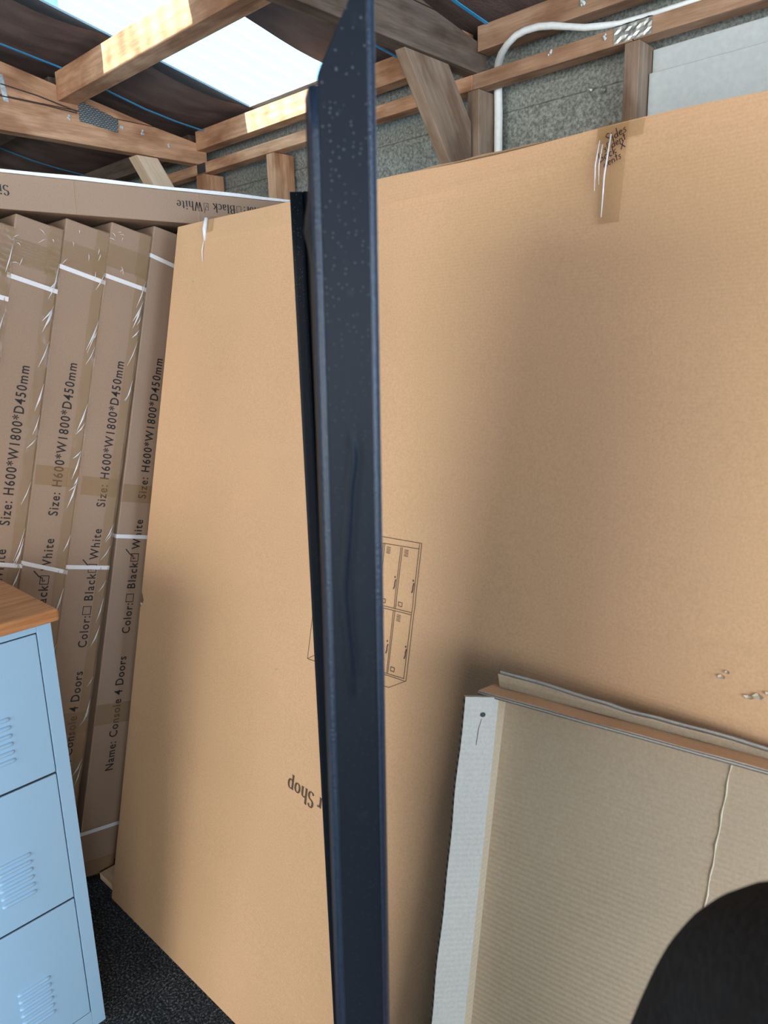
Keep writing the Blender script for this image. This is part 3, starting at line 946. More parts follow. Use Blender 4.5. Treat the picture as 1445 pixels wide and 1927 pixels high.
# ================================================================== NARROW CARTONS AT LEFT
CT, CL, CD = 0.115, 1.853, 0.50
def carton(top_y, top_z, lean_deg, label, group, text=True, tcen=0.062, straps=(0.13, 0.87, 1.70), tilt=(0, 0, 0), tapes=True, seed=0, midtape=None, lowtape=None):
    """root at the lower left corner of the printed narrow face; local x across (towards the wall), y up the carton, z out of the face (+X world)"""
    th = math.radians(lean_deg)
    up = Vector((0, math.sin(th), math.cos(th)))
    ac = Vector((0, math.cos(th), -math.sin(th)))
    fx = -1.9
    top = Vector((fx, top_y, top_z))
    org = top - up * CL
    r = empty('narrow_carton', mat4=frame(ac, up, Vector((1, 0, 0)), org))
    tag(r, label, 'carton', group)
    rnd = random.Random(seed)
    b = MB()
    b.box((0, 0, -CD), (CT, CL, 0))
    ob = b.build('carton_body', M['carton'], r, 0.003)
    if text:
        s = lambda d: CL - d
        xf = lambda p: Vector((tcen + 0.013 - p[1], p[0], 0.0007))
        cap = 0.0255
        for word, d0, d1, spc in (('Size: H600*W1800*D450mm', 0.747, 0.350, 1.2), ('White', 0.893, 0.808, 1.2), ('Black', 1.006, 0.931, 1.2), ('Color:', 1.137, 1.050, 1.2), ('Name: Console 4 Doors', 1.541, 1.205, 1.15)):
            b = MB()
            font_text(b, word, s(d0), s(d1), 0.0, cap, xf, spc)
            b.build('printed_line', M['ink'], r)
        for c0 in (1.034, 0.917):
            q = s(c0)
            b = MB()
            for e in (((q - 0.011, 0.0), (q - 0.011, 0.024)), ((q + 0.011, 0.0), (q + 0.011, 0.024)), ((q - 0.012, 0.001), (q + 0.012, 0.001)), ((q - 0.012, 0.023), (q + 0.012, 0.023))):
                ribbon(b, e, 0.0020, xf)
            b.build('printed_checkbox', M['ink'], r)
        q = s(0.917)
        b = MB()
        ribbon(b, [(q - 0.001, 0.010), (q - 0.004, 0.016), (q + 0.005, 0.018), (q + 0.010, 0.028), (q + 0.024, 0.042)], 0.0030, xf)
        b.build('printed_tick', M['ink'], r)
    for k, sp in enumerate(straps):
        if sp is None:
            continue
        y = CL - sp
        tl_ = tilt[k]
        b = MB()
        hw = 0.0055
        o_ = 0.003
        def band(u, v):
            pass
        b.hexa([(-o_, y - hw + tl_, -CD - o_), (CT + o_, y - hw - tl_, -CD - o_), (CT + o_, y - hw - tl_, o_), (-o_, y - hw + tl_, o_),
                (-o_, y + hw + tl_, -CD - o_), (CT + o_, y + hw - tl_, -CD - o_), (CT + o_, y + hw - tl_, o_), (-o_, y + hw + tl_, o_)])
        # keep only the four side faces of the band
        keep = [2, 3, 4, 5]
        b.f = [b.f[i] for i in keep]
        b.mi = [0] * 4
        b.build('strap', M['strap'], r)
    def tp(x0, x1, y0, y1, mat, off=0.0016, wav=0.0012, name='packing_tape', n=40, jag=0.0):
        b = MB()
        def fn(u, v):
            x = x0 + (x1 - x0) * u
            if u < 0.01 and jag:
                x += jag * math.sin(v * 37 + seed) * math.sin(v * 91)
            return Vector((x, y0 + (y1 - y0) * v, off + wav * (0.5 + 0.5 * math.sin(v * 83 + u * 5 + seed) * math.sin(v * 31 + u * 3)) * (0.4 + 0.6 * u)))
        b.grid(fn, 4, n)
        b.build(name, mat, r, smooth=True)
    if tapes:
        tp(0.086, CT + 0.002, 0.02, CL - 0.10, M['tape'], wav=0.003, n=140, jag=0.001)
        tp(0.0, CT, CL - 0.115, CL - 0.055, M['tape'], 0.002, 0.002)
        tp(0.080, CT, CL - 0.12, CL, M['tape'], 0.0028, 0.002)
        # crinkled loose film along the right edge, its glints painted white
        for k in range(20):
            yy = rnd.uniform(0.25, CL - 0.10)
            ln = rnd.uniform(0.02, 0.085)
            b = MB()
            x_ = CT - 0.002
            sl = rnd.uniform(0.008, 0.024)
            b.tube([(x_, yy + ln, 0.004), (x_ - sl * 0.5, yy + ln * 0.45, 0.006), (x_ - sl, yy, 0.003)], [0.0004, rnd.uniform(0.0010, 0.0028), 0.0003], 5)
            b.build('film_wrinkle_glint', M['film'], r, smooth=True)
        for k in range(7):
            b = MB()
            x_, y_ = rnd.uniform(0.004, 0.1), CL - rnd.uniform(0.015, 0.12)
            a_ = rnd.uniform(0, 3.1)
            l_ = rnd.uniform(0.004, 0.012)
            b.tube([(x_ - l_ * math.cos(a_), y_ - l_ * math.sin(a_), 0.003), (x_, y_ + 0.002, 0.005), (x_ + l_ * math.cos(a_), y_ + l_ * math.sin(a_), 0.003)], [0.0003, 0.0010, 0.0003], 5)
            b.build('film_wrinkle_glint', M['film'], r, smooth=True)
    if midtape:
        tp(midtape[0], CT, CL - midtape[1] - 0.05, CL - midtape[1], M['tape_flat'], 0.0012, 0.0004)
    if lowtape:
        tp(0.0, CT, CL - lowtape - 0.06, CL - lowtape, M['tape'], 0.0013, 0.002)
    tp(0.0, CT, 0.0, 0.05, M['tape_flat'], 0.0012, 0.001)
    return r
G = 'narrow cartons leaning in a row at left'
carton(0.648, 1.818, 14.7, 'narrow printed carton cut off by left photo edge, nearest of the row', G, True, 0.062, (0.17, 0.83, 1.7), seed=1)
carton(0.764, 1.822, 14.7, 'narrow printed carton, second visible from the left photo edge', G, True, 0.062, (0.150, 0.845, 1.7), (0.003, 0.004, 0), seed=2)
carton(0.886, 1.823, 14.7, 'narrow printed carton, middle one of the five in the row', G, True, 0.060, (0.124, 0.884, 1.7), (0.003, 0.012, 0), seed=3, midtape=(0.004, 0.62))
carton(1.006, 1.825, 14.7, 'narrow printed carton second nearest the very large carton', G, True, 0.070, (0.142, 0.914, 1.7), (0.002, 0, 0), seed=4, midtape=(0.01, 0.668), lowtape=1.32)
carton(1.128, 1.826, 13.9, 'narrow printed carton beside the very large carton, partly shadowed', G, True, 0.060, (0.087, 0.857, 1.712), (0.006, 0, -0.003), tapes=False, seed=5, midtape=(0.0, 0.71), lowtape=1.34)
for k in range(4):
    carton(1.247 + 0.119 * k, 1.826, 13.9, 'narrow carton hidden behind the printed row of narrow cartons', 'hidden narrow cartons behind the printed row', False, tapes=False, seed=9 + k, straps=(0.1, None, None))

# timber offcut on the carpet by the carton feet
b = MB()
b.box((-1.889, 0.748, 0.0), (-1.796, 0.842, 0.020))
o = b.build('timber_offcut', M['white_timber'], None, 0.002)
tag(o, 'pale timber offcut on the carpet between narrow cartons and large carton', 'timber')

# ================================================================== CARTON LYING ACROSS THE TOP
hd = Vector((0.15, 0.9887, 0)).normalized()
hz = Vector((0, 0, 1))
hn = hd.cross(hz)                    # towards +X
A0 = Vector((-1.901, 0.729, 1.8285))
r = empty('top_carton', mat4=frame(hd, -hn, hz, A0 + hd * (-0.98)))   # local: x along, y away from the viewer, z up
tag(r, 'long carton lying across the tops of the narrow cartons, lettering upside down', 'carton')
b = MB()
b.box((0, 0, 0), (1.86, 0.46, 0.080))
b.build('carton_body', M['carton'], r, 0.002)
b = MB()
hx = lambda s0: s0 + 0.98
def xtop(p):
    return Vector((hx(0.712) - p[0], -0.0008, 0.058 - p[1]))
wtot = serif_text(MB(), 'Color: #Black  @White', 0.0225, xtop, 0, 0.15, 0.05, 0.05)
sc_ = (0.712 - 0.437) / wtot
def xtop2(p):
    return Vector((hx(0.712) - p[0] * sc_, -0.0008, 0.057 - p[1]))
serif_text(b, 'Color: #Black  @White', 0.0225, xtop2, 0, 0.15, 0.05, 0.05)
def xtop3(p):
    return Vector((hx(0.026) - p[0] * sc_, -0.0008, 0.053 - p[1]))
serif_text(b, 'Size', 0.0225, xtop3, 0, 0.16, 0.05, 0.05)
b.build('printed_lettering', M['ink'], r)
for s_ in (0.172, 0.50, -0.3):
    b = MB()
    b.tube([(hx(s_), -0.0002, 0.002), (hx(s_) + 0.001, -0.0004, 0.04), (hx(s_) + 0.002, -0.0002, 0.078)], 0.0009, 6)
    b.build('crease', M['carton_dark'], r)
b = MB()
b.grid(lambda u, v: Vector((1.86 * u, -0.006 + 0.46 * v, 0.0805)), 1, 1, flip=True)
b = MB()
n = 60
for i in range(n):
    x0, x1 = 1.86 * i / n, 1.86 * (i + 1) / n
    e = lambda x: -0.004 + 0.002 * math.sin(x * 31) * math.sin(x * 12)
    h_ = lambda x: 0.0885 + 0.0012 * math.sin(x * 17)
    b.hexa([(x0, e(x0), 0.0805), (x1, e(x1), 0.0805), (x1, 0.46, 0.0805), (x0, 0.46, 0.0805), (x0, e(x0), h_(x0)), (x1, e(x1), h_(x1)), (x1, 0.46, h_(x1)), (x0, 0.46, h_(x0))])
fo = b.build('sunlit_sheet', M['sunlit'], None, mat4=frame(hd, -hn, hz, A0 + hd * (-0.98)))
tag(fo, 'thin white foam sheet standing in for sun on the long top carton', 'foam sheet')

# ================================================================== LOCKER CABINET
cab = empty('locker_cabinet', (-1.44, 0.541, 0))
tag(cab, 'pale blue-white steel locker cabinet with oak top at lower left', 'cabinet')
YL = -0.545                                     # local y of the far-left side (towards the viewer)
b = MB()
b.box((-0.40, YL, 0.0), (-0.006, 0.0, 0.973))
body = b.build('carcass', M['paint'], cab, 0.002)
b = MB()
rows = [(0.045, 0.345), (0.349, 0.648), (0.652, 0.957)]
cols = [(-0.272, -0.031), (-0.517, -0.276)]
# face frame around the doors
for lo, hi in (((-0.006, -0.029, 0.0), (0, 0, 0.973)), ((-0.006, YL, 0.0), (0, -0.519, 0.973)), ((-0.006, -0.519, 0.959), (0, -0.029, 0.973)), ((-0.006, -0.519, 0.0), (0, -0.029, 0.043))):
    b.box(lo, hi)
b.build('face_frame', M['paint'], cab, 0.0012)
b = MB()
b.box((-0.0062, -0.519, 0.043), (-0.0052, -0.029, 0.959))
b.build('door_gap', M['gap'], cab)
for c0, c1 in cols:
    for z0, z1 in rows:
        b = MB()
        b.box((-0.005, c0, z0 + 0.0005), (0.0005, c1, z1 - 0.0005))
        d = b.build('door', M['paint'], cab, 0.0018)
        yc = c1 - 0.105
        for k in range(6):
            zc = z0 + 0.063 + 0.0176 * k
            b = MB()
            L_, rr = 0.034, 0.0052
            # pressed louver: hooded half capsule, open lip below
            vs, fs = [], []
            na, ns = 15, 8
            LV = [(0.0052 * math.sin(math.pi * j / 8), -0.0046 * math.cos(math.pi * j / 8)) for j in range(9)]
            for i in range(na):
                f_ = 0.5 - 0.5 * math.cos(math.pi * i / (na - 1))
                y_ = yc - L_ + 2 * L_ * f_
                e_ = max(0.0, 1 - max(0, abs(y_ - yc) - (L_ - rr)) / rr)
                q_ = math.sqrt(max(0.0, 1 - (1 - e_) ** 2)) if e_ < 1 else 1
                q_ = max(q_, 0.08)
                for px_, pz_ in LV:
                    vs.append((0.0005 + px_ * q_, y_, zc + pz_ * q_))
            for i in range(na - 1):
                for j in range(ns):
                    p_ = i * (ns + 1) + j
                    fs.append((p_, p_ + ns + 1, p_ + ns + 2, p_ + 1))
            b.add(vs, fs)
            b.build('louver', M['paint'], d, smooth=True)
b = MB()
L_ = 0.575
# oak top modelled with its length along local X so the grain follows the front edge
b.box((0, -0.425, 0), (L_, 0.0, 0.026))
t_ = b.build('wooden_top', M['benchtop'], cab, 0.006, mat4=frame((0, 1, 0), (-1, 0, 0), (0, 0, 1), (0.013, 0.014 - L_, 0.974)), seg=3)
t_.matrix_basis = frame((0, 1, 0), (-1, 0, 0), (0, 0, 1), (-0.412, 0.014 - L_, 0.974))
for p in t_.data.vertices:
    pass

# ================================================================== BLACK STEEL PANEL (folded channel, held upright)
def az(a, d):
    a = math.radians(a)
    return Vector((-math.sin(a) * d, math.cos(a) * d, 0))
FD = Vector((-0.633, -0.774, 0)).normalized()      # direction of the folded flanges
WD = Vector((-0.774, 0.633, 0)).normalized()       # direction from the near edge to the far edge
H_ = 1.716
FW = 0.041
def Nr(z):
    s = (z - 1.5) / 0.5
    d = 0.5 + 0.022 * (z - 1.5)
    v = az(43.46 - 0.79 * s, d)
    return Vector((v.x, v.y, z))
def Fl(z):
    s = (z - 1.5) / 1.06
    d = 1.06 + 0.012 * (z - 1.5)
    v = az(49.58, d)
    g = Vector((v.x, v.y, z))
    return g - FD * 0.050                          # far right corner
DENT = [(0.80, .475), (0.85, .55), (0.91, .44), (0.98, .38), (1.08, .26), (1.11, .24), (1.17, .29), (1.25, .36), (1.30, .39)]
# image row -> height on the panel: z = 1.5 + 0.5*slope(row)
def zrow(y):
    import bisect
    tab = [(720, -0.053), (1120, -0.355), (1380, -0.575)]
    for (a0, s0), (a1, s1) in zip(tab, tab[1:]):
        if y <= a1 or (a0, s0) == tab[-2]:
            return 1.5 + 0.5 * (s0 + (s1 - s0) * (y - a0) / (a1 - a0))
DENTZ = [(zrow(y * 1000), f) for y, f in DENT]
def dent_at(z, f):
    for (z0, f0), (z1, f1) in zip(DENTZ, DENTZ[1:]):
        if z1 <= z <= z0:
            fc = f0 + (f1 - f0) * (z0 - z) / (z0 - z1)
            e = min(1, (DENTZ[0][0] - z) / 0.02, (z - DENTZ[-1][0]) / 0.02)
            d = (f - fc)
            return max(0, e) * (0.0028 * math.exp(-(d / 0.065) ** 2) - 0.0012 * math.exp(-((d - 0.14) / 0.09) ** 2))
    return 0
pan = empty('steel_side_panel', Fl(0.0))
tag(pan, 'tall black powder-coated steel panel seen edge-on in the foreground, dented flange', 'steel panel')
pinv = Matrix.Translation(-Vector(pan.location))
TH = 0.0014
def mitre(z):                       # fraction of the flange that is left at height z
    zt = 1.661
    return 1.0 if z < zt else max(0.12, 1 - (z - zt) / 0.082)
def sweep(name, fn_list, zs, smooth=True, mat=None):
    """fn_list(z) -> polyline of points at that height; thickened inward"""
    b = MB()
    rows_ = [fn_list(z) for z in zs]
    n = len(rows_[0])
    outer = [p for r_ in rows_ for p in r_[0:]]
    b.add([pinv @ p for p in outer], [(j * n + i, j * n + i + 1, (j + 1) * n + i + 1, (j + 1) * n + i) for j in range(len(zs) - 1) for i in range(n - 1)])
    o = b.build(name, [mat or M['powder'], M['rim_glint']], pan, smooth=smooth)
    s = o.modifiers.new('sheet', 'SOLIDIFY')
    s.thickness = TH
    s.offset = 0
    s.material_offset_rim = 1
    return o
zs_ = [0.016 + (H_ - 0.016) * i / 330 for i in range(331)]
R_ = 0.0050
def near_flange(z):
    N = Nr(z)
    wd = (Fl(z) - N).normalized()
    wd.z = 0
    wd.normalize()
    fd = FD
    pts = []
    # rounded fold from the web round to the face
    for k in range(7):
        a = math.pi / 2 * k / 6
        pts.append(N + wd * (R_ - R_ * math.sin(a)) + fd * (R_ - R_ * math.cos(a)))
    w = FW * mitre(z)
    for k in range(1, 25):
        f = k / 24
        p = N + fd * (R_ + (w - 2 * R_) * f)
        p = p - wd * dent_at(z, 1 - f)
        pts.append(p)
    return pts
def near_lip(z):
    N = Nr(z)
    wd = (Fl(z) - N).normalized()
    pts = []
    ld = (wd + FD * 0.06).normalized()
    for k in range(6):
        a = math.pi / 2 * k / 5
        pts.append(N + FD * (FW - R_ + R_ * math.sin(a)) + wd * (R_ - R_ * math.cos(a)))
    bend = 0.004 * math.exp(-((z - 1.575) / 0.012) ** 2)
    for k in range(1, 6):
        f = k / 5
        pts.append(N + FD * (FW + bend * f) + wd * R_ + ld * (0.022 * f))
    return pts
sweep('near_flange', lambda z: near_flange(z)[6:], zs_)
sweep('folded_edge', lambda z: near_flange(z)[:7], zs_[::8] + [zs_[-1]], True, M['gloss'])
sweep('folded_edge', lambda z: near_lip(z)[:6], [0.016 + (1.655 - 0.016) * i / 60 for i in range(61)], True, M['gloss'])
sweep('near_lip', lambda z: near_lip(z)[5:], [0.016 + (1.655 - 0.016) * i / 160 for i in range(161)])
def web(z):
    z1 = z
    N, F = Nr(z), Fl(z * 1.70 / H_)
    d = (F - N)
    return [N + d * (0.006 + 0.988 * k / 8) for k in range(9)]
sweep('web_plate', web, [0.0165 + (H_ - 0.017) * i / 20 for i in range(21)])
def far_flange(z):
    F = Fl(z)
    wd = (F - Nr(z)).normalized()
    pts = []
    for k in range(5):
        a = math.pi / 2 * k / 4
        pts.append(F - wd * (R_ - R_ * math.sin(a)) + FD * (R_ - R_ * math.cos(a)))
    for k in range(1, 9):
        pts.append(F + FD * (R_ + (0.033 - R_) * k / 8))
    return pts
def far_lip(z):
    F = Fl(z)
    wd = (F - Nr(z)).normalized()
    c_ = [F + FD * 0.0335, F + FD * 0.0338 - wd * 0.002, F + FD * 0.0342 - wd * 0.005, F + FD * 0.0355 - wd * 0.0058]
    return c_ + [F + FD * (0.0355 + 0.0145 * k / 4) - wd * 0.0058 for k in range(1, 5)] + [F + FD * 0.0503 - wd * 0.0050, F + FD * 0.0503 - wd * 0.001]
zf = [0.0 + 1.70 * i / 20 for i in range(21)]
sweep('far_flange', far_flange, zf)
sweep('far_lip', far_lip, [z * 0.999 for z in zf])

# ================================================================== OPENED CARTON AT LOWER RIGHT
t12 = math.radians(8)
X_ = Vector((math.cos(t12), math.sin(t12), 0))
U_ = Vector((-math.sin(t12) * math.sin(LEAN), math.cos(t12) * math.sin(LEAN), math.cos(LEAN)))
N_ = X_.cross(U_)                 # out of the face, towards the viewer
TS = 1.08
P_ = EYE + (Vector((-0.528, 0.773, 1.023)) - EYE) * TS
tray = empty('opened_carton', mat4=frame(X_, -N_, U_, P_) @ Matrix.Scale(TS, 4))   # local x right, y into the tray, z up
tag(tray, 'opened carton tray with torn flaps leaning on the very large carton, inside facing out', 'carton')
TZ = -0.932
TW, TDp = 0.39, 0.032
CB = 0.0055
b = MB()
def tp_(u, v):
    x, z = TW * u, TZ + 0.002 + (-TZ - 0.002) * v
    y = TDp + 0.0035 * math.sin(x * 6 + 1) * math.sin(z * 4) + 0.0012 * math.sin(x * 15 + z * 9)
    for (a0, k0) in ((-0.21, 0.0), (-0.30, 0.04), (-0.40, 0.02), (-0.52, 0.05)):
        zc = a0 + 0.05 * k0 * x
        if 0.03 < x < 0.55:
            y -= 0.0012 * math.exp(-((z - zc) / 0.004) ** 2)
    return Vector((x, y, z))
b.grid(tp_, 70, 110)
b.box((0, TDp + 0.006, TZ + 0.008), (TW, TDp + 0.011, 0.0))
b.build('back_panel', M['tray'], tray, smooth=True)
def flapbox(name, lo, hi, mats, edges, jag=0.0, n=40, axis=2):
    """thin sheet; edges: set of face ids that show the cut flutes; subdivided along axis with a little raggedness"""
    b = MB()
    for i in range(n):
        a0 = lo[axis] + (hi[axis] - lo[axis]) * i / n
        a1 = lo[axis] + (hi[axis] - lo[axis]) * (i + 1) / n
        L0, H0 = list(lo), list(hi)
        L0[axis], H0[axis] = a0, a1
        x0, y0, z0 = L0
        x1, y1, z1 = H0
        j0, j1 = jag * math.sin(a0 * 37) * math.sin(a0 * 13), jag * math.sin(a1 * 37) * math.sin(a1 * 13)
        if axis == 2:
            vs = [(x0 + j0, y0, z0), (x1, y0, z0), (x1, y1, z0), (x0 + j0, y1, z0), (x0 + j1, y0, z1), (x1, y0, z1), (x1, y1, z1), (x0 + j1, y1, z1)]
            fid = ['bottom', 'top', 'front', 'right', 'back', 'left']
        else:
            vs = [(x0, y0 + j0, z0), (x1, y0 + j1, z0), (x1, y1, z0), (x0, y1, z0), (x0, y0 + j0, z1 + j0), (x1, y0 + j1, z1 + j1), (x1, y1, z1 + j1), (x0, y1, z1 + j0)]
            fid = ['bottom', 'top', 'front', 'right', 'back', 'left']
        fs = [(0, 3, 2, 1), (4, 5, 6, 7), (0, 1, 5, 4), (1, 2, 6, 5), (2, 3, 7, 6), (3, 0, 4, 7)]
        skip = set()
        if axis == 2:
            if i > 0: skip.add('bottom')
            if i < n - 1: skip.add('top')
        else:
            if i > 0: skip.add('left')
            if i < n - 1: skip.add('right')
        o_ = len(b.v)
        b.v += [Vector(p) for p in vs]
        for f_, nm in zip(fs, fid):
            if nm in skip:
                continue
            b.f.append(tuple(k + o_ for k in f_))
            b.mi.append(1 if nm in edges else 0)
    return b.build(name, mats, tray)
# left wall, then the lip folded out to the left of it
flapbox('left_wall', (-CB, 0.0, TZ + 0.004), (0.0, TDp + 0.008, -0.004), [M['tray'], M['flute']], set())
# the left flap stands out towards the room, its cut edge showing
lf = flapbox('left_flap', (-0.0485, -0.0075, TZ + 0.014), (0.0, 0.0, -0.002), [M['flap'], M['flute']], {'left', 'bottom'}, 0.0012)
FA = math.radians(48)
def on_flap(x, y, z):
    return Vector((x * math.cos(FA) - y * math.sin(FA), x * math.sin(FA) + y * math.cos(FA), z))
for v_ in lf.data.vertices:
    v_.co = on_flap(*v_.co)
# nail hole in the flap
b = MB()
n = 8
b.add([on_flap(-0.021 + 0.0040 * math.cos(2 * math.pi * k / n), -0.0081, -0.026 + 0.0035 * math.sin(2 * math.pi * k / n)) for k in range(n)], [tuple(range(n))])
b.build('hole', M['gap'], tray)
b = MB()
b.tube([on_flap(-0.022, -0.0077, -0.032), on_flap(-0.025, -0.0080, -0.046), on_flap(-0.026, -0.0077, -0.068)], 0.0006, 5)
b.build('crease', M['cut'], tray)
# top wall seen from above, its front edge cut
flapbox('top_wall', (-0.024, -0.010, -0.004), (TW, TDp + 0.008, 0.0015), [M['box'], M['layer_z']], {'front'}, 0.0006, axis=0)
# upper flap standing up behind it, tilted a little to the front, doubled edge
for nm, y0, y1, h0, h1, m in (('upper_flap', TDp - 0.002, TDp + 0.003, 0.021, 0.008, 'tray'), ('upper_flap', TDp + 0.005, TDp + 0.010, 0.024, 0.011, 'flap')):
    b = MB()
    n = 48
    for i in range(n):
        xa, xc = -0.014 + (TW + 0.014) * i / n, -0.014 + (TW + 0.014) * (i + 1) / n
        hh = lambda x: h0 + (h1 - h0) * (x / 0.4) ** 0.8 * (1 if x < .4 else (.4 / x) ** .8) if x > 0 else h0
        hj = lambda x: hh(x) + 0.0011 * math.sin(x * 39) * math.sin(x * 17) - (0.004 if 0.14 < x < 0.20 else 0) * math.sin((x - .14) / .06 * math.pi) * 0.6
        tl2 = lambda x: -0.004 * max(0, 1 - (x + 0.014) / 0.05)
        lo_ = -0.0105 if i == 0 else xa
        o_ = len(b.v)
        b.v += [Vector(p) for p in [(lo_, y0, 0.002), (xc, y0, 0.002), (xc, y1, 0.002), (lo_, y1, 0.002), (xa, y0 + tl2(xa), hj(xa)), (xc, y0 + tl2(xc), hj(xc)), (xc, y1 + tl2(xc), hj(xc)), (xa, y1 + tl2(xa), hj(xa))]]
        fs = [(0, 3, 2, 1), (4, 5, 6, 7), (0, 1, 5, 4), (2, 3, 7, 6)] + ([(3, 0, 4, 7)] if i == 0 else []) + ([(1, 2, 6, 5)] if i == n - 1 else [])
        for f_ in fs:
            b.f.append(tuple(k + o_ for k in f_))
            b.mi.append(1 if f_ == (4, 5, 6, 7) else 0)
    b.build(nm, [M[m], M['layer_y']], tray)
# scored line down the panel
b = MB()
def yb(x, z):
    return tp_(x / TW, (z - TZ - 0.002) / (-TZ - 0.002)).y
sc = [(0.294 - 0.016 * k / 24 + 0.0007 * math.sin(k * 1.9), -0.004 - 0.30 * k / 24) for k in range(25)]
b.tube([(x, yb(x, z) - 0.0004, z) for x, z in sc], [0.0011 + 0.0005 * math.sin(k * 2.3) for k in range(24)] + [0.0005], 6)
b.build('score_line', M['scored'], tray, smooth=True)

# ================================================================== PERSON HOLDING THE PANEL (only the sleeve is in view)
def skinned(name, nodes, edges, root, mat, parent, sub=2):
    """nodes: name -> (pos, radius)"""
    me = bpy.data.meshes.new(name)
    keys = list(nodes)
    me.from_pydata([nodes[k][0] for k in keys], [(keys.index(a), keys.index(c_)) for a, c_ in edges], [])
    me.materials.append(mat)
    o = bpy.data.objects.new(name, me)
    COL.objects.link(o)
    o.parent = parent
    sk_ = o.modifiers.new('skin', 'SKIN')
    sk_.use_smooth_shade = True
    for i, k in enumerate(keys):
        r_ = nodes[k][1]
        me.skin_vertices[0].data[i].radius = r_ if isinstance(r_, tuple) else (r_, r_)
        me.skin_vertices[0].data[i].use_root = (k == root)
    sb = o.modifiers.new('sub', 'SUBSURF')
    sb.levels = sub
    sb.render_levels = sub
    return o
per = empty('person', (0.30, 0.12, 0.0))
tag(per, 'person in black fleece at lower right, only the bent sleeve in view, holding the panel', 'person')
PO = Vector(per.location)
def L(*p):
    return tuple(Vector(p) + Vector((0, -0.17, 0)) - PO)
EL = EYE + (ca * (1510 - 722.5) / 1378.5 - cb * (1895 - 963.5) / 1378.5 + cc) * 0.38     # elbow
HANDP = Nr(0.84) + Vector((0.02, 0.004, 0))
WR = HANDP + Vector((0.080, 0.0, 0.06))
SH = Vector((0.110, 0.125, 1.37))
m1 = EL.lerp(SH, 0.5) + Vector((0.0, 0.0, 0.0))
m2 = EL.lerp(WR, 0.42) + Vector((0.02, -0.01, -0.03))
jn = {'pel': (L(0.30, 0.28, 0.92), (0.15, 0.11)), 'abd': (L(0.30, 0.29, 1.06), (0.145, 0.105)), 'chest': (L(0.30, 0.30, 1.24), (0.16, 0.11)), 'up': (L(0.30, 0.29, 1.36), (0.11, 0.08)), 'col': (L(0.30, 0.29, 1.43), (0.06, 0.06)),
      'ls': (tuple(SH - PO), 0.070), 'lm': (tuple(m1 - PO), 0.070), 'le': (tuple(EL - PO), 0.074), 'lf': (tuple(m2 - PO), 0.050), 'lw': (tuple(WR - PO), 0.036),
      'rs': (L(0.47, 0.28, 1.37), 0.068), 'rm': (L(0.53, 0.27, 1.22), 0.056), 're': (L(0.55, 0.27, 1.08), 0.05), 'rf': (L(0.54, 0.32, 0.96), 0.044), 'rw': (L(0.53, 0.36, 0.85), 0.036)}
je = [('pel', 'abd'), ('abd', 'chest'), ('chest', 'up'), ('up', 'col'), ('up', 'ls'), ('ls', 'lm'), ('lm', 'le'), ('le', 'lf'), ('lf', 'lw'), ('up', 'rs'), ('rs', 'rm'), ('rm', 're'), ('re', 'rf'), ('rf', 'rw')]
jk = skinned('fleece_jacket', jn, je, 'pel', M['fleece'], per, 3)
tn = {'pel': (L(0.30, 0.28, 0.90), (0.14, 0.10))}
te = []
for sname, sx in (('l', 0.20), ('r', 0.40)):
    tn[sname + 'h'] = (L(sx, 0.28, 0.82), 0.085)
    tn[sname + 'k'] = (L(sx - (0.01 if sx < .3 else -.01), 0.29, 0.48), 0.062)
    tn[sname + 'a'] = (L(sx - (0.01 if sx < .3 else -.01), 0.26, 0.06), 0.050)
    te += [('pel', sname + 'h'), (sname + 'h', sname + 'k'), (sname + 'k', sname + 'a')]
skinned('trousers', tn, te, 'pel', M['denim'], per)
# body: neck, head, hands as one surface inside the clothes
hn_ = {'pel': (L(0.30, 0.28, 0.95), 0.06), 'ch': (L(0.30, 0.29, 1.26), 0.06), 'nk0': (L(0.30, 0.29, 1.38), 0.045), 'nk': (L(0.30, 0.295, 1.47), 0.052), 'jaw': (L(0.30, 0.325, 1.535), (0.062, 0.068)), 'hd': (L(0.30, 0.315, 1.605), (0.080, 0.095)), 'crown': (L(0.30, 0.305, 1.675), (0.066, 0.075)),
       'ls': (tuple(SH - PO), 0.035), 'lm': (tuple(m1 - PO), 0.034), 'le': (tuple(EL - PO), 0.034), 'lf': (tuple(m2 - PO), 0.030), 'lw': (tuple(WR - PO), 0.025), 'rs': (L(0.47, 0.28, 1.37), 0.035), 'rm': (L(0.53, 0.27, 1.22), 0.034), 're': (L(0.55, 0.27, 1.08), 0.032), 'rf': (L(0.54, 0.32, 0.96), 0.03), 'rw': (L(0.53, 0.36, 0.84), 0.025)}
he = [('pel', 'ch'), ('ch', 'nk0'), ('nk0', 'nk'), ('nk', 'jaw'), ('jaw', 'hd'), ('hd', 'crown'), ('nk0', 'ls'), ('ls', 'lm'), ('lm', 'le'), ('le', 'lf'), ('lf', 'lw'), ('nk0', 'rs'), ('rs', 'rm'), ('rm', 're'), ('re', 'rf'), ('rf', 'rw')]
hn_['nose'] = (L(0.30, 0.405, 1.575), 0.011)
he.append(('hd', 'nose'))
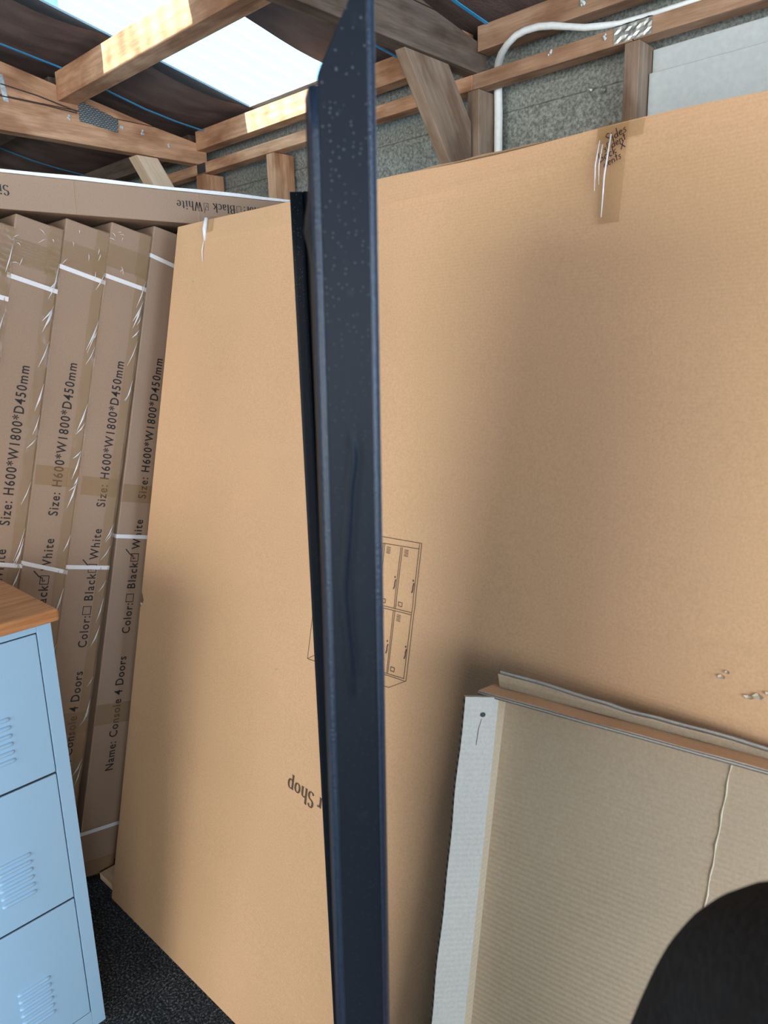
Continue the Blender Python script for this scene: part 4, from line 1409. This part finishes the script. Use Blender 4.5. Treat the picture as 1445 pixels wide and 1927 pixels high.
def hand(pre, wrist, tgt, side, curl):
    """palm and five fingers from wrist towards tgt; side = thumb direction, curl = direction the fingers bend"""
    wrist, tgt, side, curl = Vector(wrist), Vector(tgt), Vector(side).normalized(), Vector(curl).normalized()
    d = (tgt - wrist).normalized()
    pc = wrist + d * 0.055
    hn_[pre + 'palm'] = (tuple(pc - PO), 0.026)
    he.append((pre + 'w', pre + 'palm'))
    for k, (o_, ln) in enumerate(((0.028, 0.070), (0.009, 0.078), (-0.010, 0.072), (-0.028, 0.058))):
        a0 = wrist + d * 0.088 + side * o_
        a1 = a0 + d * ln * 0.45 + curl * ln * 0.18
        a2 = a1 + d * ln * 0.10 + curl * ln * 0.50
        for nm, p_, r_ in (('a', a0, 0.0095), ('b', a1, 0.0088), ('c', a2, 0.0075)):
            hn_['%sf%d%s' % (pre, k, nm)] = (tuple(p_ - PO), r_)
        he.extend([(pre + 'palm', '%sf%da' % (pre, k)), ('%sf%da' % (pre, k), '%sf%db' % (pre, k)), ('%sf%db' % (pre, k), '%sf%dc' % (pre, k))])
    t0 = wrist + d * 0.035 + side * 0.030 + curl * 0.01
    t1 = t0 + d * 0.030 + side * 0.014 + curl * 0.018
    hn_[pre + 't0'] = (tuple(t0 - PO), 0.012)
    hn_[pre + 't1'] = (tuple(t1 - PO), 0.0095)
    he.extend([(pre + 'palm', pre + 't0'), (pre + 't0', pre + 't1')])
hand('l', WR, HANDP + Vector((0.0, -0.03, 0.0)), (0, -0.2, 1), (-0.5, 0.85, 0))
hand('r', (0.53, 0.19, 0.84), (0.525, 0.205, 0.74), (-0.2, 1, 0), (-1, 0.2, 0))
skinned('body', hn_, he, 'pel', M['skin'], per)
for sx in (0.265, 0.335):
    b = MB()
    b.tube([L(sx, 0.372, 1.60), L(sx, 0.380, 1.60), L(sx, 0.384, 1.60)], [0.012, 0.010, 0.004], 10)
    b.build('eye', M['eye'], per, smooth=True)
b = MB()
b.tube([L(0.275, 0.375, 1.535), L(0.30, 0.384, 1.532), L(0.325, 0.375, 1.535)], [0.003, 0.006, 0.003], 8)
b.build('mouth', M['skin'], per, smooth=True)
b = MB()
b.grid(lambda u, v: Vector(L(0.30, 0.295, 1.615)) + Vector(((0.088 + 0.003 * math.sin(u * 44)) * math.sin(math.pi * 0.62 * v) * math.cos(2 * math.pi * u), 0.102 * math.sin(math.pi * 0.62 * v) * math.sin(2 * math.pi * u) - 0.012 * v, 0.090 * math.cos(math.pi * (0.62 - 0.16 * (1 + math.sin(2 * math.pi * u)) / 2) * v) + 0.02)), 20, 8)
b.build('hair', M['hair'], per, smooth=True)
for sx in (0.19, 0.41):
    b = MB()
    pr = [(0.0, 0.012, 0.040), (0.06, 0.048, 0.055), (0.13, 0.052, 0.050), (0.20, 0.05, 0.040), (0.26, 0.036, 0.026)]
    def sh_(u, v):
        i = v * 4
        k = min(3, int(i))
        f = i - k
        p0, p1 = pr[k], pr[k + 1]
        w_ = p0[1] + (p1[1] - p0[1]) * f
        h_ = p0[2] + (p1[2] - p0[2]) * f
        a_ = 2 * math.pi * u
        return Vector(L(sx + w_ * math.cos(a_), 0.17 + p0[0] + (p1[0] - p0[0]) * f, max(0.001, h_ * 0.9 + h_ * 0.9 * math.sin(a_))))
    b.grid(sh_, 14, 8)
    b.build('shoe', M['shoe'], per, smooth=True)
